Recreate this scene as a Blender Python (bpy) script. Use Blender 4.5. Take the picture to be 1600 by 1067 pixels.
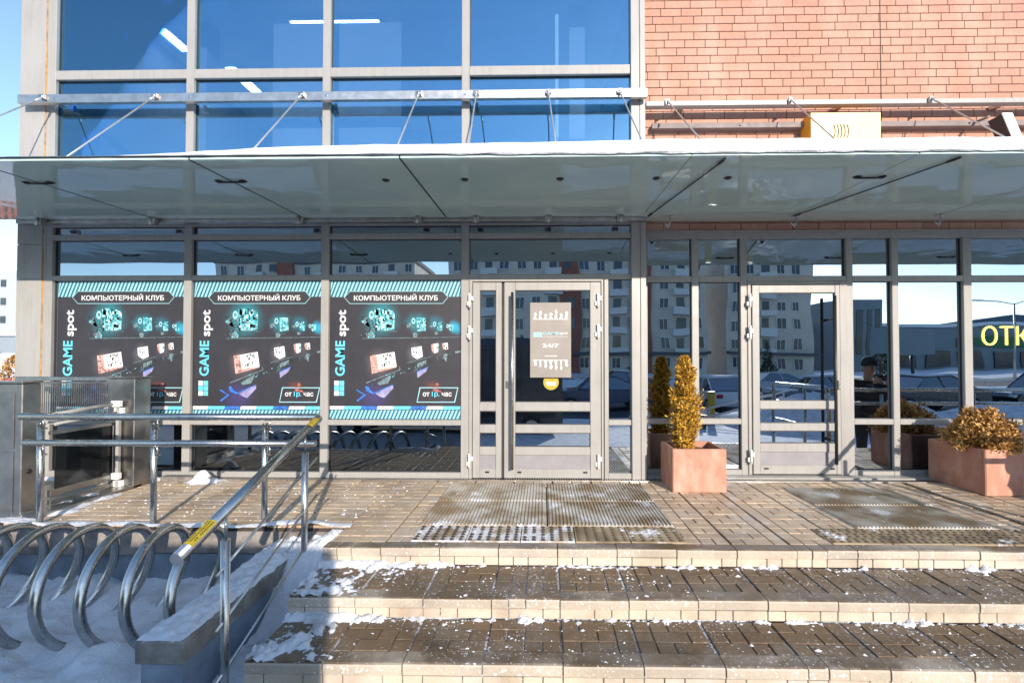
import bpy, math, random
from mathutils import Vector, noise, Matrix
random.seed(7)
R = math.radians
for o in list(bpy.data.objects): bpy.data.objects.remove(o)
SC = bpy.context.scene
COL = SC.collection

# ---------------------------------------------------------------- camera, sky, sun, exposure
cam = bpy.data.objects.new('camera', bpy.data.cameras.new('camera')); COL.objects.link(cam)
CAMLOC = Vector((0, -4.88, 1.27))
cam.location = CAMLOC
cam.rotation_euler = (R(91.0), 0, R(1.0))
cam.data.sensor_width = 36; cam.data.lens = 16
cam.data.shift_x = -35.6 / 1600; cam.data.shift_y = 16.1 / 1600
cam.data.clip_start = .03; cam.data.clip_end = 5000
SC.camera = cam
SUN_AZ, SUN_EL = 19.6, 17.9          # degrees right of the facade normal (behind the camera), and above the horizon
SUNV = Vector((math.sin(R(SUN_AZ)) * math.cos(R(SUN_EL)), -math.cos(R(SUN_AZ)) * math.cos(R(SUN_EL)), math.sin(R(SUN_EL))))
W = bpy.data.worlds.new('World'); SC.world = W; W.use_nodes = True
wn = W.node_tree; bg = wn.nodes['Background']
sky = wn.nodes.new('ShaderNodeTexSky'); sky.sky_type = 'NISHITA'; sky.sun_disc = False
sky.sun_elevation = R(SUN_EL); sky.sun_rotation = R(180 - SUN_AZ); sky.altitude = 200
sky.air_density = 1.0; sky.dust_density = .3; sky.ozone_density = 2.0
wn.links.new(sky.outputs[0], bg.inputs[0]); bg.inputs[1].default_value = .15
sl = bpy.data.lights.new('sun', 'SUN'); sl.energy = 3.1; sl.angle = R(.55); sl.color = (1, .885, .77)
sun = bpy.data.objects.new('sun', sl); COL.objects.link(sun)
sun.rotation_euler = SUNV.to_track_quat('Z', 'Y').to_euler()
SC.view_settings.view_transform = 'Standard'; SC.view_settings.look = 'None'
SC.view_settings.gamma = 1; SC.view_settings.use_curve_mapping = False
SC.view_settings.exposure = 1.06
SC.render.engine = 'CYCLES'
SC.cycles.max_bounces = 10; SC.cycles.transparent_max_bounces = 16; SC.cycles.glossy_bounces = 5

# ---------------------------------------------------------------- measuring helper: a point of the place from where it shows at the photo's 1600 px width
ROT = cam.rotation_euler.to_matrix()
PPX, PPY, FPX = 835.6, 549.6, 711.1
def ray(px, py): return (ROT @ Vector(((px - PPX) / FPX, -(py - PPY) / FPX, -1)))
def at(px, py, Y=0.0):
    d = ray(px, py); t = (Y - CAMLOC.y) / d.y; return CAMLOC + d * t
def gr(px, py, z=0.0):
    d = ray(px, py); t = (z - CAMLOC.z) / d.z; return CAMLOC + d * t
def rect(x0, y0, x1, y1, Y=0.0):
    mx, my = (x0 + x1) / 2, (y0 + y1) / 2
    return at(x0, my, Y).x, at(x1, my, Y).x, at(mx, y1, Y).z, at(mx, y0, Y).z   # xa, xb, za, zb

# ---------------------------------------------------------------- materials
def newmat(name):
    m = bpy.data.materials.new(name); m.use_nodes = True
    return m, m.node_tree, m.node_tree.nodes['Principled BSDF']
def N(nt, t, **kw):
    n = nt.nodes.new(t)
    for k, v in kw.items(): setattr(n, k, v)
    return n
def noise_fac(nt, scale, detail=4, lo=.35, hi=.65, vec=None, rough=.55, stretch=None):
    tc = N(nt, 'ShaderNodeNewGeometry').outputs['Position'] if vec is None else vec
    if stretch:
        mp = N(nt, 'ShaderNodeMapping'); nt.links.new(tc, mp.inputs[0]); mp.inputs['Scale'].default_value = stretch; tc = mp.outputs[0]
    n = N(nt, 'ShaderNodeTexNoise'); n.inputs['Scale'].default_value = scale; n.inputs['Detail'].default_value = detail
    n.inputs['Roughness'].default_value = rough
    nt.links.new(tc, n.inputs['Vector'])
    r = N(nt, 'ShaderNodeMapRange'); r.inputs[1].default_value = lo; r.inputs[2].default_value = hi
    nt.links.new(n.outputs[0], r.inputs[0]); return r.outputs[0]
def mixc(nt, f, a, b, mode='MIX'):
    m = N(nt, 'ShaderNodeMix', data_type='RGBA', blend_type=mode)
    for i, v in ((0, f), (6, a), (7, b)):
        if hasattr(v, 'is_output'): nt.links.new(v, m.inputs[i])
        elif i == 0: m.inputs[0].default_value = v
        else: m.inputs[i].default_value = (*v, 1) if len(v) == 3 else v
    return m.outputs[2]
def mul(nt, a, b, op='MULTIPLY', clamp=False):
    m = N(nt, 'ShaderNodeMath', operation=op); m.use_clamp = clamp
    for i, v in ((0, a), (1, b)):
        if hasattr(v, 'is_output'): nt.links.new(v, m.inputs[i])
        else: m.inputs[i].default_value = v
    return m.outputs[0]
def bump(nt, bs, h, strength=.3, dist=.01):
    b = N(nt, 'ShaderNodeBump'); b.inputs['Strength'].default_value = strength; b.inputs['Distance'].default_value = dist
    nt.links.new(h, b.inputs['Height']); nt.links.new(b.outputs[0], bs.inputs['Normal']); return b
def rnd(nt):
    oi = N(nt, 'ShaderNodeObjectInfo').outputs['Random']; ge = N(nt, 'ShaderNodeNewGeometry').outputs['Random Per Island']
    return mul(nt, mul(nt, oi, ge, 'ADD'), 1.0, 'FRACT') if False else mul(nt, mul(nt, oi, ge, 'ADD'), .5)
def plain(name, col, rough=.5, metal=0, var=.08, nscale=6, bmp=0, bscale=80, spec=.5, coat=0):
    m, nt, b = newmat(name)
    f = noise_fac(nt, nscale)
    c = mixc(nt, f, tuple(v * (1 - var) for v in col), tuple(min(1, v * (1 + var)) for v in col))
    nt.links.new(c, b.inputs['Base Color']); b.inputs['Roughness'].default_value = rough; b.inputs['Metallic'].default_value = metal
    b.inputs['Specular IOR Level'].default_value = spec; b.inputs['Coat Weight'].default_value = coat
    r2 = noise_fac(nt, nscale * 2.7, 3, .3, .7); rr = N(nt, 'ShaderNodeMapRange'); nt.links.new(r2, rr.inputs[0])
    rr.inputs[3].default_value = rough * .85; rr.inputs[4].default_value = min(1, rough * 1.2); nt.links.new(rr.outputs[0], b.inputs['Roughness'])
    if bmp: bump(nt, b, noise_fac(nt, bscale, 3, 0, 1), bmp, .01)
    return m
M = {}
M['frame'] = plain('aluminium_beige', (.315, .305, .285), .42, .0, .04, 3)
M['frame_dark'] = plain('frame_gasket', (.03, .03, .035), .6)
M['panel'] = plain('composite_panel', (.33, .32, .30), .38, 0, .035, 2)
for k_ in ('frame', 'panel'):                     # rain streaks and road dirt dried on the powder coat
    nt_ = M[k_].node_tree; b_ = nt_.nodes['Principled BSDF']; src = b_.inputs['Base Color'].links[0].from_socket
    st_ = noise_fac(nt_, 9, 6, .50, .78, stretch=(3, 3, .22)); sp_ = noise_fac(nt_, 45, 5, .58, .75)
    c_ = mixc(nt_, mul(nt_, st_, .42), src, (.20, .18, .155)); c_ = mixc(nt_, mul(nt_, sp_, .22), c_, (.16, .14, .12)); nt_.links.new(c_, b_.inputs['Base Color'])
M['rust'] = plain('rusty_joint', (.5, .26, .07), .8, 0, .4, 12)
M['steel'] = plain('stainless_steel', (.50, .49, .47), .25, 1, .10, 14)
M['steel_dull'] = plain('stainless_dull', (.52, .50, .47), .36, 1, .15, 9)
M['lift_steel'] = plain('lift_steel', (.38, .365, .34), .33, 1, .2, 4)
M['rod'] = plain('painted_rod', (.55, .55, .54), .35, .6, .1)
M['rail_brown'] = plain('painted_brown_steel', (.19, .15, .14), .6, .0, .1)
M['black'] = plain('black_plastic', (.02, .02, .022), .4)
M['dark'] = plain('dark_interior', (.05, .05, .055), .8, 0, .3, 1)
M['room'] = plain('room_paint', (.32, .33, .35), .8, 0, .1, 1)
M['kick'] = plain('kick_panel_grey', (.25, .24, .25), .45)
M['white'] = plain('white_paint', (.78, .78, .76), .5, 0, .03)
M['white_print'] = plain('white_print', (.66, .66, .67), .5, 0, .02)
M['cyan'] = plain('cyan_print', (.12, .56, .70), .5, 0, .04)
M['cyan_pale'] = plain('cyan_pale_print', (.30, .56, .62), .5, 0, .05)
M['teal_dark'] = plain('teal_dark_print', (.02, .13, .19), .5)
M['print_grey'] = plain('dark_grey_print', (.030, .029, .034), .5)
M['price_grey'] = plain('price_box_print', (.028, .026, .03), .5)
M['violet'] = plain('violet_print', (.27, .25, .42), .5, 0, .25, 20)
M['blue_print'] = plain('blue_print', (.03, .14, .5), .5, 0, .4, 25)
M['red_print'] = plain('red_brown_print', (.30, .10, .08), .5, 0, .6, 30)
M['notice'] = plain('notice_beige', (.25, .225, .20), .45)
M['notice_print'] = plain('notice_print', (.62, .66, .62), .5)
M['yellow_print'] = plain('yellow_label', (.40, .30, .02), .45, 0, .15, 40)
M['orange'] = plain('orange_plastic', (.75, .32, .02), .4)
M['signcream'] = plain('sign_face_cream', (.78, .62, .26), .4, 0, .05, 3)
M['terra_soil'] = plain('soil', (.10, .06, .045), .95, 0, .5, 40, .6, 60)
M['concrete'] = plain('blue_grey_render', (.19, .235, .29), .85, 0, .25, 5, .35, 60)
M['concrete_cap'] = plain('concrete_cap', (.21, .19, .17), .85, 0, .35, 8, .4, 70)
M['bark'] = plain('bark', (.16, .09, .05), .9, 0, .3, 30)
M['rubber'] = plain('rubber', (.02, .02, .02), .7)
M['asphalt'] = plain('asphalt', (.06, .06, .065), .85, 0, .3, 1, .3, 80)
M['jacket'] = plain('jacket_dark', (.025, .025, .03), .8)
M['trouser'] = plain('trousers_dark', (.035, .032, .035), .9)
M['skin'] = plain('skin', (.45, .26, .19), .5)
M['wood'] = plain('brown_wood', (.22, .10, .04), .6, 0, .3, 12)
M['barrier'] = plain('barrier_paint', (.7, .68, .64), .5)
M['mall2'] = plain('grey_sealant', (.35, .40, .38), .5)
M['gate_black'] = plain('smoked_gate_glass', (.012, .014, .015), .08, 0, .2, 3)
M['far_block'] = plain('far_hazy_wall', (.34, .36, .38), .9)  # even bluish grey with the haze of distance put into the colour
M['print_black'] = plain('black_print', (.008, .008, .01), .5)
M['roofdark'] = plain('roof_felt', (.09, .09, .1), .9)

def mat_brick():
    m, nt, b = newmat('clinker_brick')
    r = rnd(nt)
    c = mixc(nt, r, (.31, .14, .095), (.50, .26, .18))
    f = noise_fac(nt, 28, 5, .35, .7); c = mixc(nt, mul(nt, f, .35), c, (.58, .37, .28))
    g = noise_fac(nt, 160, 3, .3, .7); c = mixc(nt, mul(nt, g, .25), c, (.30, .14, .09))
    big = noise_fac(nt, .6, 2); c = mixc(nt, mul(nt, big, .22), c, (.58, .35, .24)); c = mixc(nt, mul(nt, noise_fac(nt, 2.2, 6, .5, .75, stretch=(1.6, 1, .35)), .30), c, (.62, .47, .38))
    nt.links.new(c, b.inputs['Base Color']); b.inputs['Roughness'].default_value = .8
    bump(nt, b, noise_fac(nt, 120, 4, 0, 1, stretch=(1, 1, .5)), .35, .004); return m
M['brick'] = mat_brick()
M['mortar'] = plain('mortar_dark', (.06, .04, .035), .9, 0, .2, 10)

def mat_pave(name, dry_a, dry_b, wet, wet_lo, wet_hi, top_only=False, snow=.0, gloss=.28, film=.5):
    """paving: dry stone colour per piece, dirt and meltwater stains, crumbs of trodden snow"""
    m, nt, b = newmat(name)
    c = mixc(nt, rnd(nt), dry_a, dry_b)
    g = noise_fac(nt, 90, 5, .3, .7); c = mixc(nt, mul(nt, g, .35), c, tuple(v * .55 for v in dry_a))
    w = noise_fac(nt, 1.6, 6, wet_lo, wet_hi, rough=.6)
    if top_only:
        nz = N(nt, 'ShaderNodeSeparateXYZ'); nt.links.new(N(nt, 'ShaderNodeNewGeometry').outputs['True Normal'], nz.inputs[0])
        t = N(nt, 'ShaderNodeMapRange'); nt.links.new(nz.outputs[2], t.inputs[0]); t.inputs[1].default_value = .5; t.inputs[2].default_value = .9
        w = mul(nt, mul(nt, mul(nt, w, .7), mul(nt, t.outputs[0], .6, 'ADD')), mul(nt, t.outputs[0], .35), 'ADD', True)
    c = mixc(nt, w, c, mixc(nt, rnd(nt), wet, tuple(v * 1.7 for v in wet)))
    ln = noise_fac(nt, 3.3, 7, .47, .72, rough=.65); c = mixc(nt, mul(nt, ln, film), c, (.55, .52, .48))
    rg = N(nt, 'ShaderNodeMapRange'); nt.links.new(w, rg.inputs[0]); rg.inputs[3].default_value = .8; rg.inputs[4].default_value = gloss
    rough = rg.outputs[0]
    if snow > 0:
        a = noise_fac(nt, 55, 6, .60 - snow * .1, .64 - snow * .1, rough=.7); d = noise_fac(nt, 2.6, 5, .38, .60)
        s = mul(nt, a, d)
        c = mixc(nt, s, c, (.78, .8, .82)); rough = mixc(nt, s, rough, (.8, .8, .8))
    nt.links.new(c, b.inputs['Base Color']); nt.links.new(rough, b.inputs['Roughness'])
    bump(nt, b, noise_fac(nt, 110, 5, 0, 1), .35, .004); return m
M['pave'] = mat_pave('landing_paving', (.47, .35, .23), (.64, .50, .35), (.20, .135, .08), .43, .66, snow=.12)
M['tread'] = mat_pave('tread_paving', (.155, .098, .050), (.27, .18, .098), (.05, .032, .016), .36, .64, snow=.10, gloss=.16, film=.14)
M['nosing'] = mat_pave('nosing_stone', (.50, .43, .34), (.58, .51, .41), (.085, .055, .028), .38, .62, True, snow=.1, film=.2)
M['riser'] = mat_pave('riser_stone', (.50, .42, .32), (.66, .57, .45), (.20, .14, .09), .47, .72)
M['joint'] = mat_pave('joint_grit', (.045, .035, .03), (.07, .055, .045), (.02, .017, .015), .3, .6, snow=1.6)
M['joint_dark'] = plain('joint_dark', (.05, .04, .033), .9, 0, .4, 10)
def mat_mat(name, base, dirt, snowy):
    m, nt, b = newmat(name)
    c = mixc(nt, noise_fac(nt, 3, 6, .4, .6), base, dirt)
    nz = N(nt, 'ShaderNodeSeparateXYZ'); nt.links.new(N(nt, 'ShaderNodeNewGeometry').outputs['Position'], nz.inputs[0])
    a = mul(nt, noise_fac(nt, 4.2, 6, .60 - snowy * .22, .66 - snowy * .15, rough=.6), noise_fac(nt, 45, 4, .30, .5))
    c = mixc(nt, a, c, (.74, .75, .76)); nt.links.new(c, b.inputs['Base Color']); b.inputs['Roughness'].default_value = .7
    bump(nt, b, noise_fac(nt, 150, 4, 0, 1), .4, .003); return m
M['mat'] = mat_mat('ribbed_mat', (.56, .52, .45), (.30, .22, .13), .12)
M['tactile'] = mat_mat('tactile_slab', (.44, .36, .25), (.26, .18, .11), .8)
M['tactile_dark'] = mat_mat('tactile_slab_dark', (.40, .31, .19), (.20, .14, .08), .15)
M['stud_dark'] = mat_mat('stud_dark', (.07, .05, .035), (.04, .03, .022), .0)
M['stud_pale'] = mat_mat('stud_pale', (.15, .11, .065), (.07, .05, .03), .1)

def mat_snow(name, dirt=.0):
    m, nt, b = newmat(name)
    c = mixc(nt, noise_fac(nt, 3, 5, .3, .7), (.80, .82, .85), (.72, .745, .79))
    if dirt: c = mixc(nt, mul(nt, noise_fac(nt, 5, 6, .5, .72), dirt), c, (.42, .38, .34))
    nt.links.new(c, b.inputs['Base Color']); b.inputs['Roughness'].default_value = .75
    b.inputs['Specular IOR Level'].default_value = .25
    n1 = mul(nt, noise_fac(nt, 60, 6, 0, 1, rough=.75), mul(nt, noise_fac(nt, 11, 5, 0, 1, rough=.6), 2.5), 'ADD'); bump(nt, b, n1, .8, .014); return m
M['snow'] = mat_snow('snow'); M['snow_dirty'] = mat_snow('trodden_snow', .8)

def mat_glass(name, refl, tint, trans, wob=.35, rough=.0):
    m, nt, b = newmat(name); nt.nodes.remove(b)
    out = nt.nodes['Material Output']
    g = N(nt, 'ShaderNodeBsdfGlossy'); g.inputs['Color'].default_value = (*tint, 1); g.inputs['Roughness'].default_value = rough
    t = N(nt, 'ShaderNodeBsdfTransparent'); t.inputs['Color'].default_value = (*trans, 1)
    lw = N(nt, 'ShaderNodeLayerWeight'); lw.inputs['Blend'].default_value = .25
    f = mul(nt, mul(nt, lw.outputs['Fresnel'], .7), refl, 'ADD', True)
    mx = N(nt, 'ShaderNodeMixShader'); nt.links.new(f, mx.inputs[0]); nt.links.new(t.outputs[0], mx.inputs[1]); nt.links.new(g.outputs[0], mx.inputs[2])
    # slow waviness of the float glass
    oi = N(nt, 'ShaderNodeObjectInfo'); tc = N(nt, 'ShaderNodeNewGeometry')
    va = N(nt, 'ShaderNodeVectorMath', operation='ADD'); nt.links.new(tc.outputs['Position'], va.inputs[0])
    cx = N(nt, 'ShaderNodeCombineXYZ'); nt.links.new(mul(nt, oi.outputs['Random'], 50), cx.inputs[1]); nt.links.new(cx.outputs[0], va.inputs[1])
    h = noise_fac(nt, 1.5, 1, 0, 1, vec=va.outputs[0])
    bp = N(nt, 'ShaderNodeBump'); bp.inputs['Strength'].default_value = wob; bp.inputs['Distance'].default_value = .012
    nt.links.new(h, bp.inputs['Height']); nt.links.new(bp.outputs[0], g.inputs['Normal'])
    nt.links.new(mx.outputs[0], out.inputs[0]); return m
M['glass_up'] = mat_glass('upper_solar_glass', .33, (.34, .68, .94), (.80, .89, .95), .28)
M['glass'] = mat_glass('shopfront_glass', .54, (.66, .77, .88), (.20, .22, .25), .16)
M['glass_low'] = mat_glass('dark_low_glass', .22, (.60, .68, .75), (.10, .11, .12), .1)
M['glass_car'] = mat_glass('car_glass', .3, (.7, .75, .8), (.08, .08, .09), 0)
def mat_canopy():
    m, nt, b = newmat('frosted_canopy_glass')
    nt.links.new(mixc(nt, noise_fac(nt, 1.3, 5), (.44, .565, .535), (.52, .63, .59)), b.inputs['Base Color'])
    b.inputs['Roughness'].default_value = .03; b.inputs['IOR'].default_value = 1.8
    bump(nt, b, noise_fac(nt, 2.2, 1, 0, 1), .35, .012); return m
M['canopy'] = mat_canopy()
def mat_emit(name, col, s):
    m, nt, b = newmat(name); b.inputs['Base Color'].default_value = (*col, 1)
    b.inputs['Emission Color'].default_value = (*col, 1); b.inputs['Emission Strength'].default_value = s; return m
M['tube'] = mat_emit('lit_fluorescent_tube', (.95, .97, 1), 6)
M['neon'] = mat_emit('yellow_neon', (1, .80, .12), .9)
M['redlamp'] = mat_emit('red_lamp', (1, .02, .05), 2)
M['foliage'] = None
def mat_leaf(name, a, b_, c_):
    m, nt, b = newmat(name)
    r = N(nt, 'ShaderNodeNewGeometry').outputs['Random Per Island']
    cr = N(nt, 'ShaderNodeValToRGB'); nt.links.new(r, cr.inputs[0])
    e = cr.color_ramp.elements; e[0].color = (*a, 1); e[1].color = (*c_, 1); x = e.new(.5); x.color = (*b_, 1)
    nt.links.new(cr.outputs[0], b.inputs['Base Color']); b.inputs['Roughness'].default_value = .6
    b.inputs['Subsurface Weight'].default_value = 0; return m
M['leaf_gold'] = mat_leaf('golden_thuja_leaf', (.10, .055, .015), (.48, .26, .03), (.84, .50, .06))
M['leaf_brown'] = mat_leaf('bronze_thuja_leaf', (.16, .08, .02), (.48, .24, .06), (.68, .42, .14))
M['leaf_green'] = mat_leaf('spruce_leaf', (.015, .03, .018), (.03, .055, .03), (.05, .08, .04))
def mat_terra():
    m, nt, b = newmat('terracotta_planter')
    c = mixc(nt, noise_fac(nt, 3, 6), (.40, .175, .115), (.48, .23, .155))
    c = mixc(nt, mul(nt, noise_fac(nt, 9, 7, .45, .75, stretch=(1, 1, .4)), .55), c, (.66, .44, .34)); c = mixc(nt, mul(nt, noise_fac(nt, 14, 6, .55, .72), .5), c, (.30, .13, .085))
    nt.links.new(c, b.inputs['Base Color']); b.inputs['Roughness'].default_value = .7
    bump(nt, b, noise_fac(nt, 60, 4, 0, 1), .12, .005); return m
M['terra'] = mat_terra()
def mat_screen(name, a, b_, c_, sc):
    """printed picture: mottled bright colours"""
    m, nt, b = newmat(name)
    v = N(nt, 'ShaderNodeTexVoronoi'); v.inputs['Scale'].default_value = sc
    nt.links.new(N(nt, 'ShaderNodeNewGeometry').outputs['Position'], v.inputs['Vector'])
    cr = N(nt, 'ShaderNodeValToRGB'); sp = N(nt, 'ShaderNodeSeparateColor'); nt.links.new(v.outputs['Color'], sp.inputs[0]); nt.links.new(sp.outputs[0], cr.inputs[0])
    e = cr.color_ramp.elements; e[0].color = (*a, 1); e[1].color = (*c_, 1); x = e.new(.5); x.color = (*b_, 1)
    nt.links.new(cr.outputs[0], b.inputs['Base Color']); b.inputs['Roughness'].default_value = .5; return m
M['pc'] = mat_screen('teal_case_print', (.03, .22, .28), (.08, .42, .46), (.45, .80, .80), 34)
M['monitor'] = mat_screen('monitor_print', (.78, .76, .76), (.55, .52, .55), (.85, .84, .84), 45)
M['monitor2'] = mat_screen('monitor_edge_print', (.45, .22, .17), (.6, .4, .35), (.2, .08, .07), 50)
M['key'] = mat_screen('keyboard_print', (.08, .13, .14), (.2, .30, .31), (.04, .05, .06), 120)

# ---------------------------------------------------------------- mesh helpers
def tag(o, label=None, cat=None, group=None, kind=None):
    for k, v in (('label', label), ('category', cat), ('group', group), ('kind', kind)):
        if v: o[k] = v
    return o
WPOS = {}
def wp(o):
    p = Vector((0, 0, 0))
    while o: p += o.location; o = o.parent
    return p
def empty(name, loc=(0, 0, 0), label=None, cat=None, group=None):
    o = bpy.data.objects.new(name, None); COL.objects.link(o); o.location = loc; o.empty_display_size = .1
    return tag(o, label, cat, group)
def place(o, parent, pos=(0, 0, 0)):
    COL.objects.link(o)
    if parent: o.parent = parent; o.location = Vector(pos) - wp(parent)
    else: o.location = pos
    return o
class MB:
    def __init__(s): s.v = []; s.f = []; s.sm = []; s.mi = []; s.m = 0
    def add(s, vs, fs, sm=False):
        b = len(s.v); s.v += [tuple(v) for v in vs]; s.f += [tuple(i + b for i in f) for f in fs]; s.sm += [sm] * len(fs); s.mi += [s.m] * len(fs); return s
    def box(s, x0, x1, y0, y1, z0, z1):
        if x0 > x1: x0, x1 = x1, x0
        if y0 > y1: y0, y1 = y1, y0
        if z0 > z1: z0, z1 = z1, z0
        vs = [(x, y, z) for z in (z0, z1) for y in (y0, y1) for x in (x0, x1)]
        return s.add(vs, [(0, 2, 3, 1), (4, 5, 7, 6), (0, 1, 5, 4), (1, 3, 7, 5), (3, 2, 6, 7), (2, 0, 4, 6)])
    def bbox(s, x0, x1, y0, y1, z0, z1, b=.003):
        """box with a chamfer round the edges of its front and top, joined at the corners"""
        if x0 > x1: x0, x1 = x1, x0
        if y0 > y1: y0, y1 = y1, y0
        if z0 > z1: z0, z1 = z1, z0
        b = min(b, (x1 - x0) * .3, (y1 - y0) * .3, (z1 - z0) * .3)
        vs = []
        for sx in (0, 1):
            for sy in (0, 1):
                for sz in (0, 1):
                    X, Y, Z = (x0, x1)[sx], (y0, y1)[sy], (z0, z1)[sz]; dx, dy, dz = (b, -b)[sx], (b, -b)[sy], (b, -b)[sz]
                    vs += [(X, Y + dy, Z + dz), (X + dx, Y, Z + dz), (X + dx, Y + dy, Z)]
        def i(sx, sy, sz, k): return (sx * 4 + sy * 2 + sz) * 3 + k
        fs = [(i(0,0,0,0), i(0,0,1,0), i(0,1,1,0), i(0,1,0,0)), (i(1,0,0,0), i(1,1,0,0), i(1,1,1,0), i(1,0,1,0)),
              (i(0,0,0,1), i(1,0,0,1), i(1,0,1,1), i(0,0,1,1)), (i(0,1,0,1), i(0,1,1,1), i(1,1,1,1), i(1,1,0,1)),
              (i(0,0,0,2), i(0,1,0,2), i(1,1,0,2), i(1,0,0,2)), (i(0,0,1,2), i(1,0,1,2), i(1,1,1,2), i(0,1,1,2))]
        for a in (0, 1):
            for c in (0, 1):
                q = (i(a,c,0,0), i(a,c,1,0), i(a,c,1,1), i(a,c,0,1)); fs.append(q if a != c else q[::-1])
                q = (i(a,0,c,0), i(a,1,c,0), i(a,1,c,2), i(a,0,c,2)); fs.append(q[::-1] if a != c else q)
                q = (i(0,a,c,1), i(1,a,c,1), i(1,a,c,2), i(0,a,c,2)); fs.append(q if a != c else q[::-1])
        for sx in (0, 1):
            for sy in (0, 1):
                for sz in (0, 1):
                    t = (i(sx,sy,sz,0), i(sx,sy,sz,1), i(sx,sy,sz,2)); fs.append(t if (sx + sy + sz) % 2 else t[::-1])
        return s.add(vs, fs)
    def tube(s, pts, r, n=10, cap=True, closed=False):
        pts = [Vector(p) for p in pts]; rings = []; L = len(pts); rr = r if isinstance(r, (list, tuple)) else [r] * L
        up = None
        for i, p in enumerate(pts):
            if closed: d = pts[(i + 1) % L] - pts[i - 1]
            else: d = pts[min(i + 1, L - 1)] - pts[max(i - 1, 0)]
            d.normalize()
            if up is None:
                up = d.orthogonal().normalized()
            up = (up - d * up.dot(d)).normalized(); w = d.cross(up)
            rings.append([p + (up * math.cos(2 * math.pi * k / n) + w * math.sin(2 * math.pi * k / n)) * rr[i] for k in range(n)])
        b = len(s.v); fs = []
        for i in range(L if closed else L - 1):
            j = (i + 1) % L
            for k in range(n): fs.append((i * n + k, i * n + (k + 1) % n, j * n + (k + 1) % n, j * n + k))
        s.add([v for r_ in rings for v in r_], fs, True)
        if cap and not closed:
            s.f.append(tuple(b + k for k in range(n))[::-1]); s.f.append(tuple(b + (L - 1) * n + k for k in range(n))); s.sm += [False] * 2; s.mi += [s.m] * 2
        return s
    def cyl(s, a, b, r, n=12): return s.tube([a, b], r, n)
    def prism(s, poly, y0, y1, axis='y'):
        n = len(poly)
        if axis == 'y': a = [(p[0], y0, p[1]) for p in poly]; b = [(p[0], y1, p[1]) for p in poly]
        elif axis == 'x': a = [(y0, p[0], p[1]) for p in poly]; b = [(y1, p[0], p[1]) for p in poly]
        else: a = [(p[0], p[1], y0) for p in poly]; b = [(p[0], p[1], y1) for p in poly]
        return s.add(a + b, [tuple(range(n)), tuple(range(2 * n - 1, n - 1, -1))] + [(i, i + n, (i + 1) % n + n, (i + 1) % n) for i in range(n)])
    def dome(s, c, r, h, n=8):
        vs = [(c[0] + r * math.cos(6.2832 * k / n), c[1] + r * math.sin(6.2832 * k / n), c[2]) for k in range(n)]
        vs += [(c[0] + .6 * r * math.cos(6.2832 * k / n), c[1] + .6 * r * math.sin(6.2832 * k / n), c[2] + h) for k in range(n)]
        return s.add(vs, [(k, (k + 1) % n, (k + 1) % n + n, k + n) for k in range(n)] + [tuple(range(n, 2 * n))])
    def mesh(s, name, mats):
        me = bpy.data.meshes.new(name); me.from_pydata(s.v, [], s.f)
        for m in (mats if isinstance(mats, (list, tuple)) else [mats]): me.materials.append(M[m] if isinstance(m, str) else m)
        me.polygons.foreach_set('use_smooth', s.sm); me.polygons.foreach_set('material_index', s.mi)
        me.validate(); me.update(); return me
    def build(s, name, mat, parent=None, pos=(0, 0, 0), fix=False):
        me = s.mesh(name, mat)
        if fix:
            import bmesh
            bm = bmesh.new(); bm.from_mesh(me); bmesh.ops.recalc_face_normals(bm, faces=bm.faces); bm.to_mesh(me); bm.free()
        o = bpy.data.objects.new(name, me); return place(o, parent, pos)
def inst(name, me, parent, pos):
    o = bpy.data.objects.new(name, me); return place(o, parent, pos)

def text_mb(body, x0, x1, z0, z1, Y, bold=.012, rot90=False, th=.0012, keep=False):
    """flat letters fitted into a rectangle on a plane facing -Y"""
    c = bpy.data.curves.new('letters', 'FONT'); c.body = body; c.offset = bold; c.resolution_u = 3; c.extrude = 0
    o = bpy.data.objects.new('letters', c); COL.objects.link(o)
    dg = bpy.context.evaluated_depsgraph_get(); me = bpy.data.meshes.new_from_object(o.evaluated_get(dg))
    vs = [v.co.copy() for v in me.vertices]; fs = [tuple(p.vertices) for p in me.polygons]
    bpy.data.objects.remove(o); bpy.data.curves.remove(c); bpy.data.meshes.remove(me)
    ax, bx = min(v.x for v in vs), max(v.x for v in vs); ay, by = min(v.y for v in vs), max(v.y for v in vs)
    out = []
    for v in vs:
        u, w = (v.x - ax) / (bx - ax), (v.y - ay) / (by - ay)
        if rot90: u, w = 1 - w, u
        out.append((x0 + (x1 - x0) * u, Y, z0 + (z1 - z0) * w))
    mb = MB(); n = len(out)
    mb.add(out, fs)                       # front
    # thin rim so the letters have a thickness
    from collections import Counter
    ec = Counter(); 
    for f in fs:
        for i in range(len(f)): ec[tuple(sorted((f[i], f[(i + 1) % len(f)])))] += 1
    mb.v += [(p[0], p[1] + th, p[2]) for p in out]
    for f in fs:
        for i in range(len(f)):
            a, b = f[i], f[(i + 1) % len(f)]
            if ec[tuple(sorted((a, b)))] == 1: mb.f.append((a, a + n, b + n, b)); mb.sm.append(False); mb.mi.append(0)
    return mb
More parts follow.
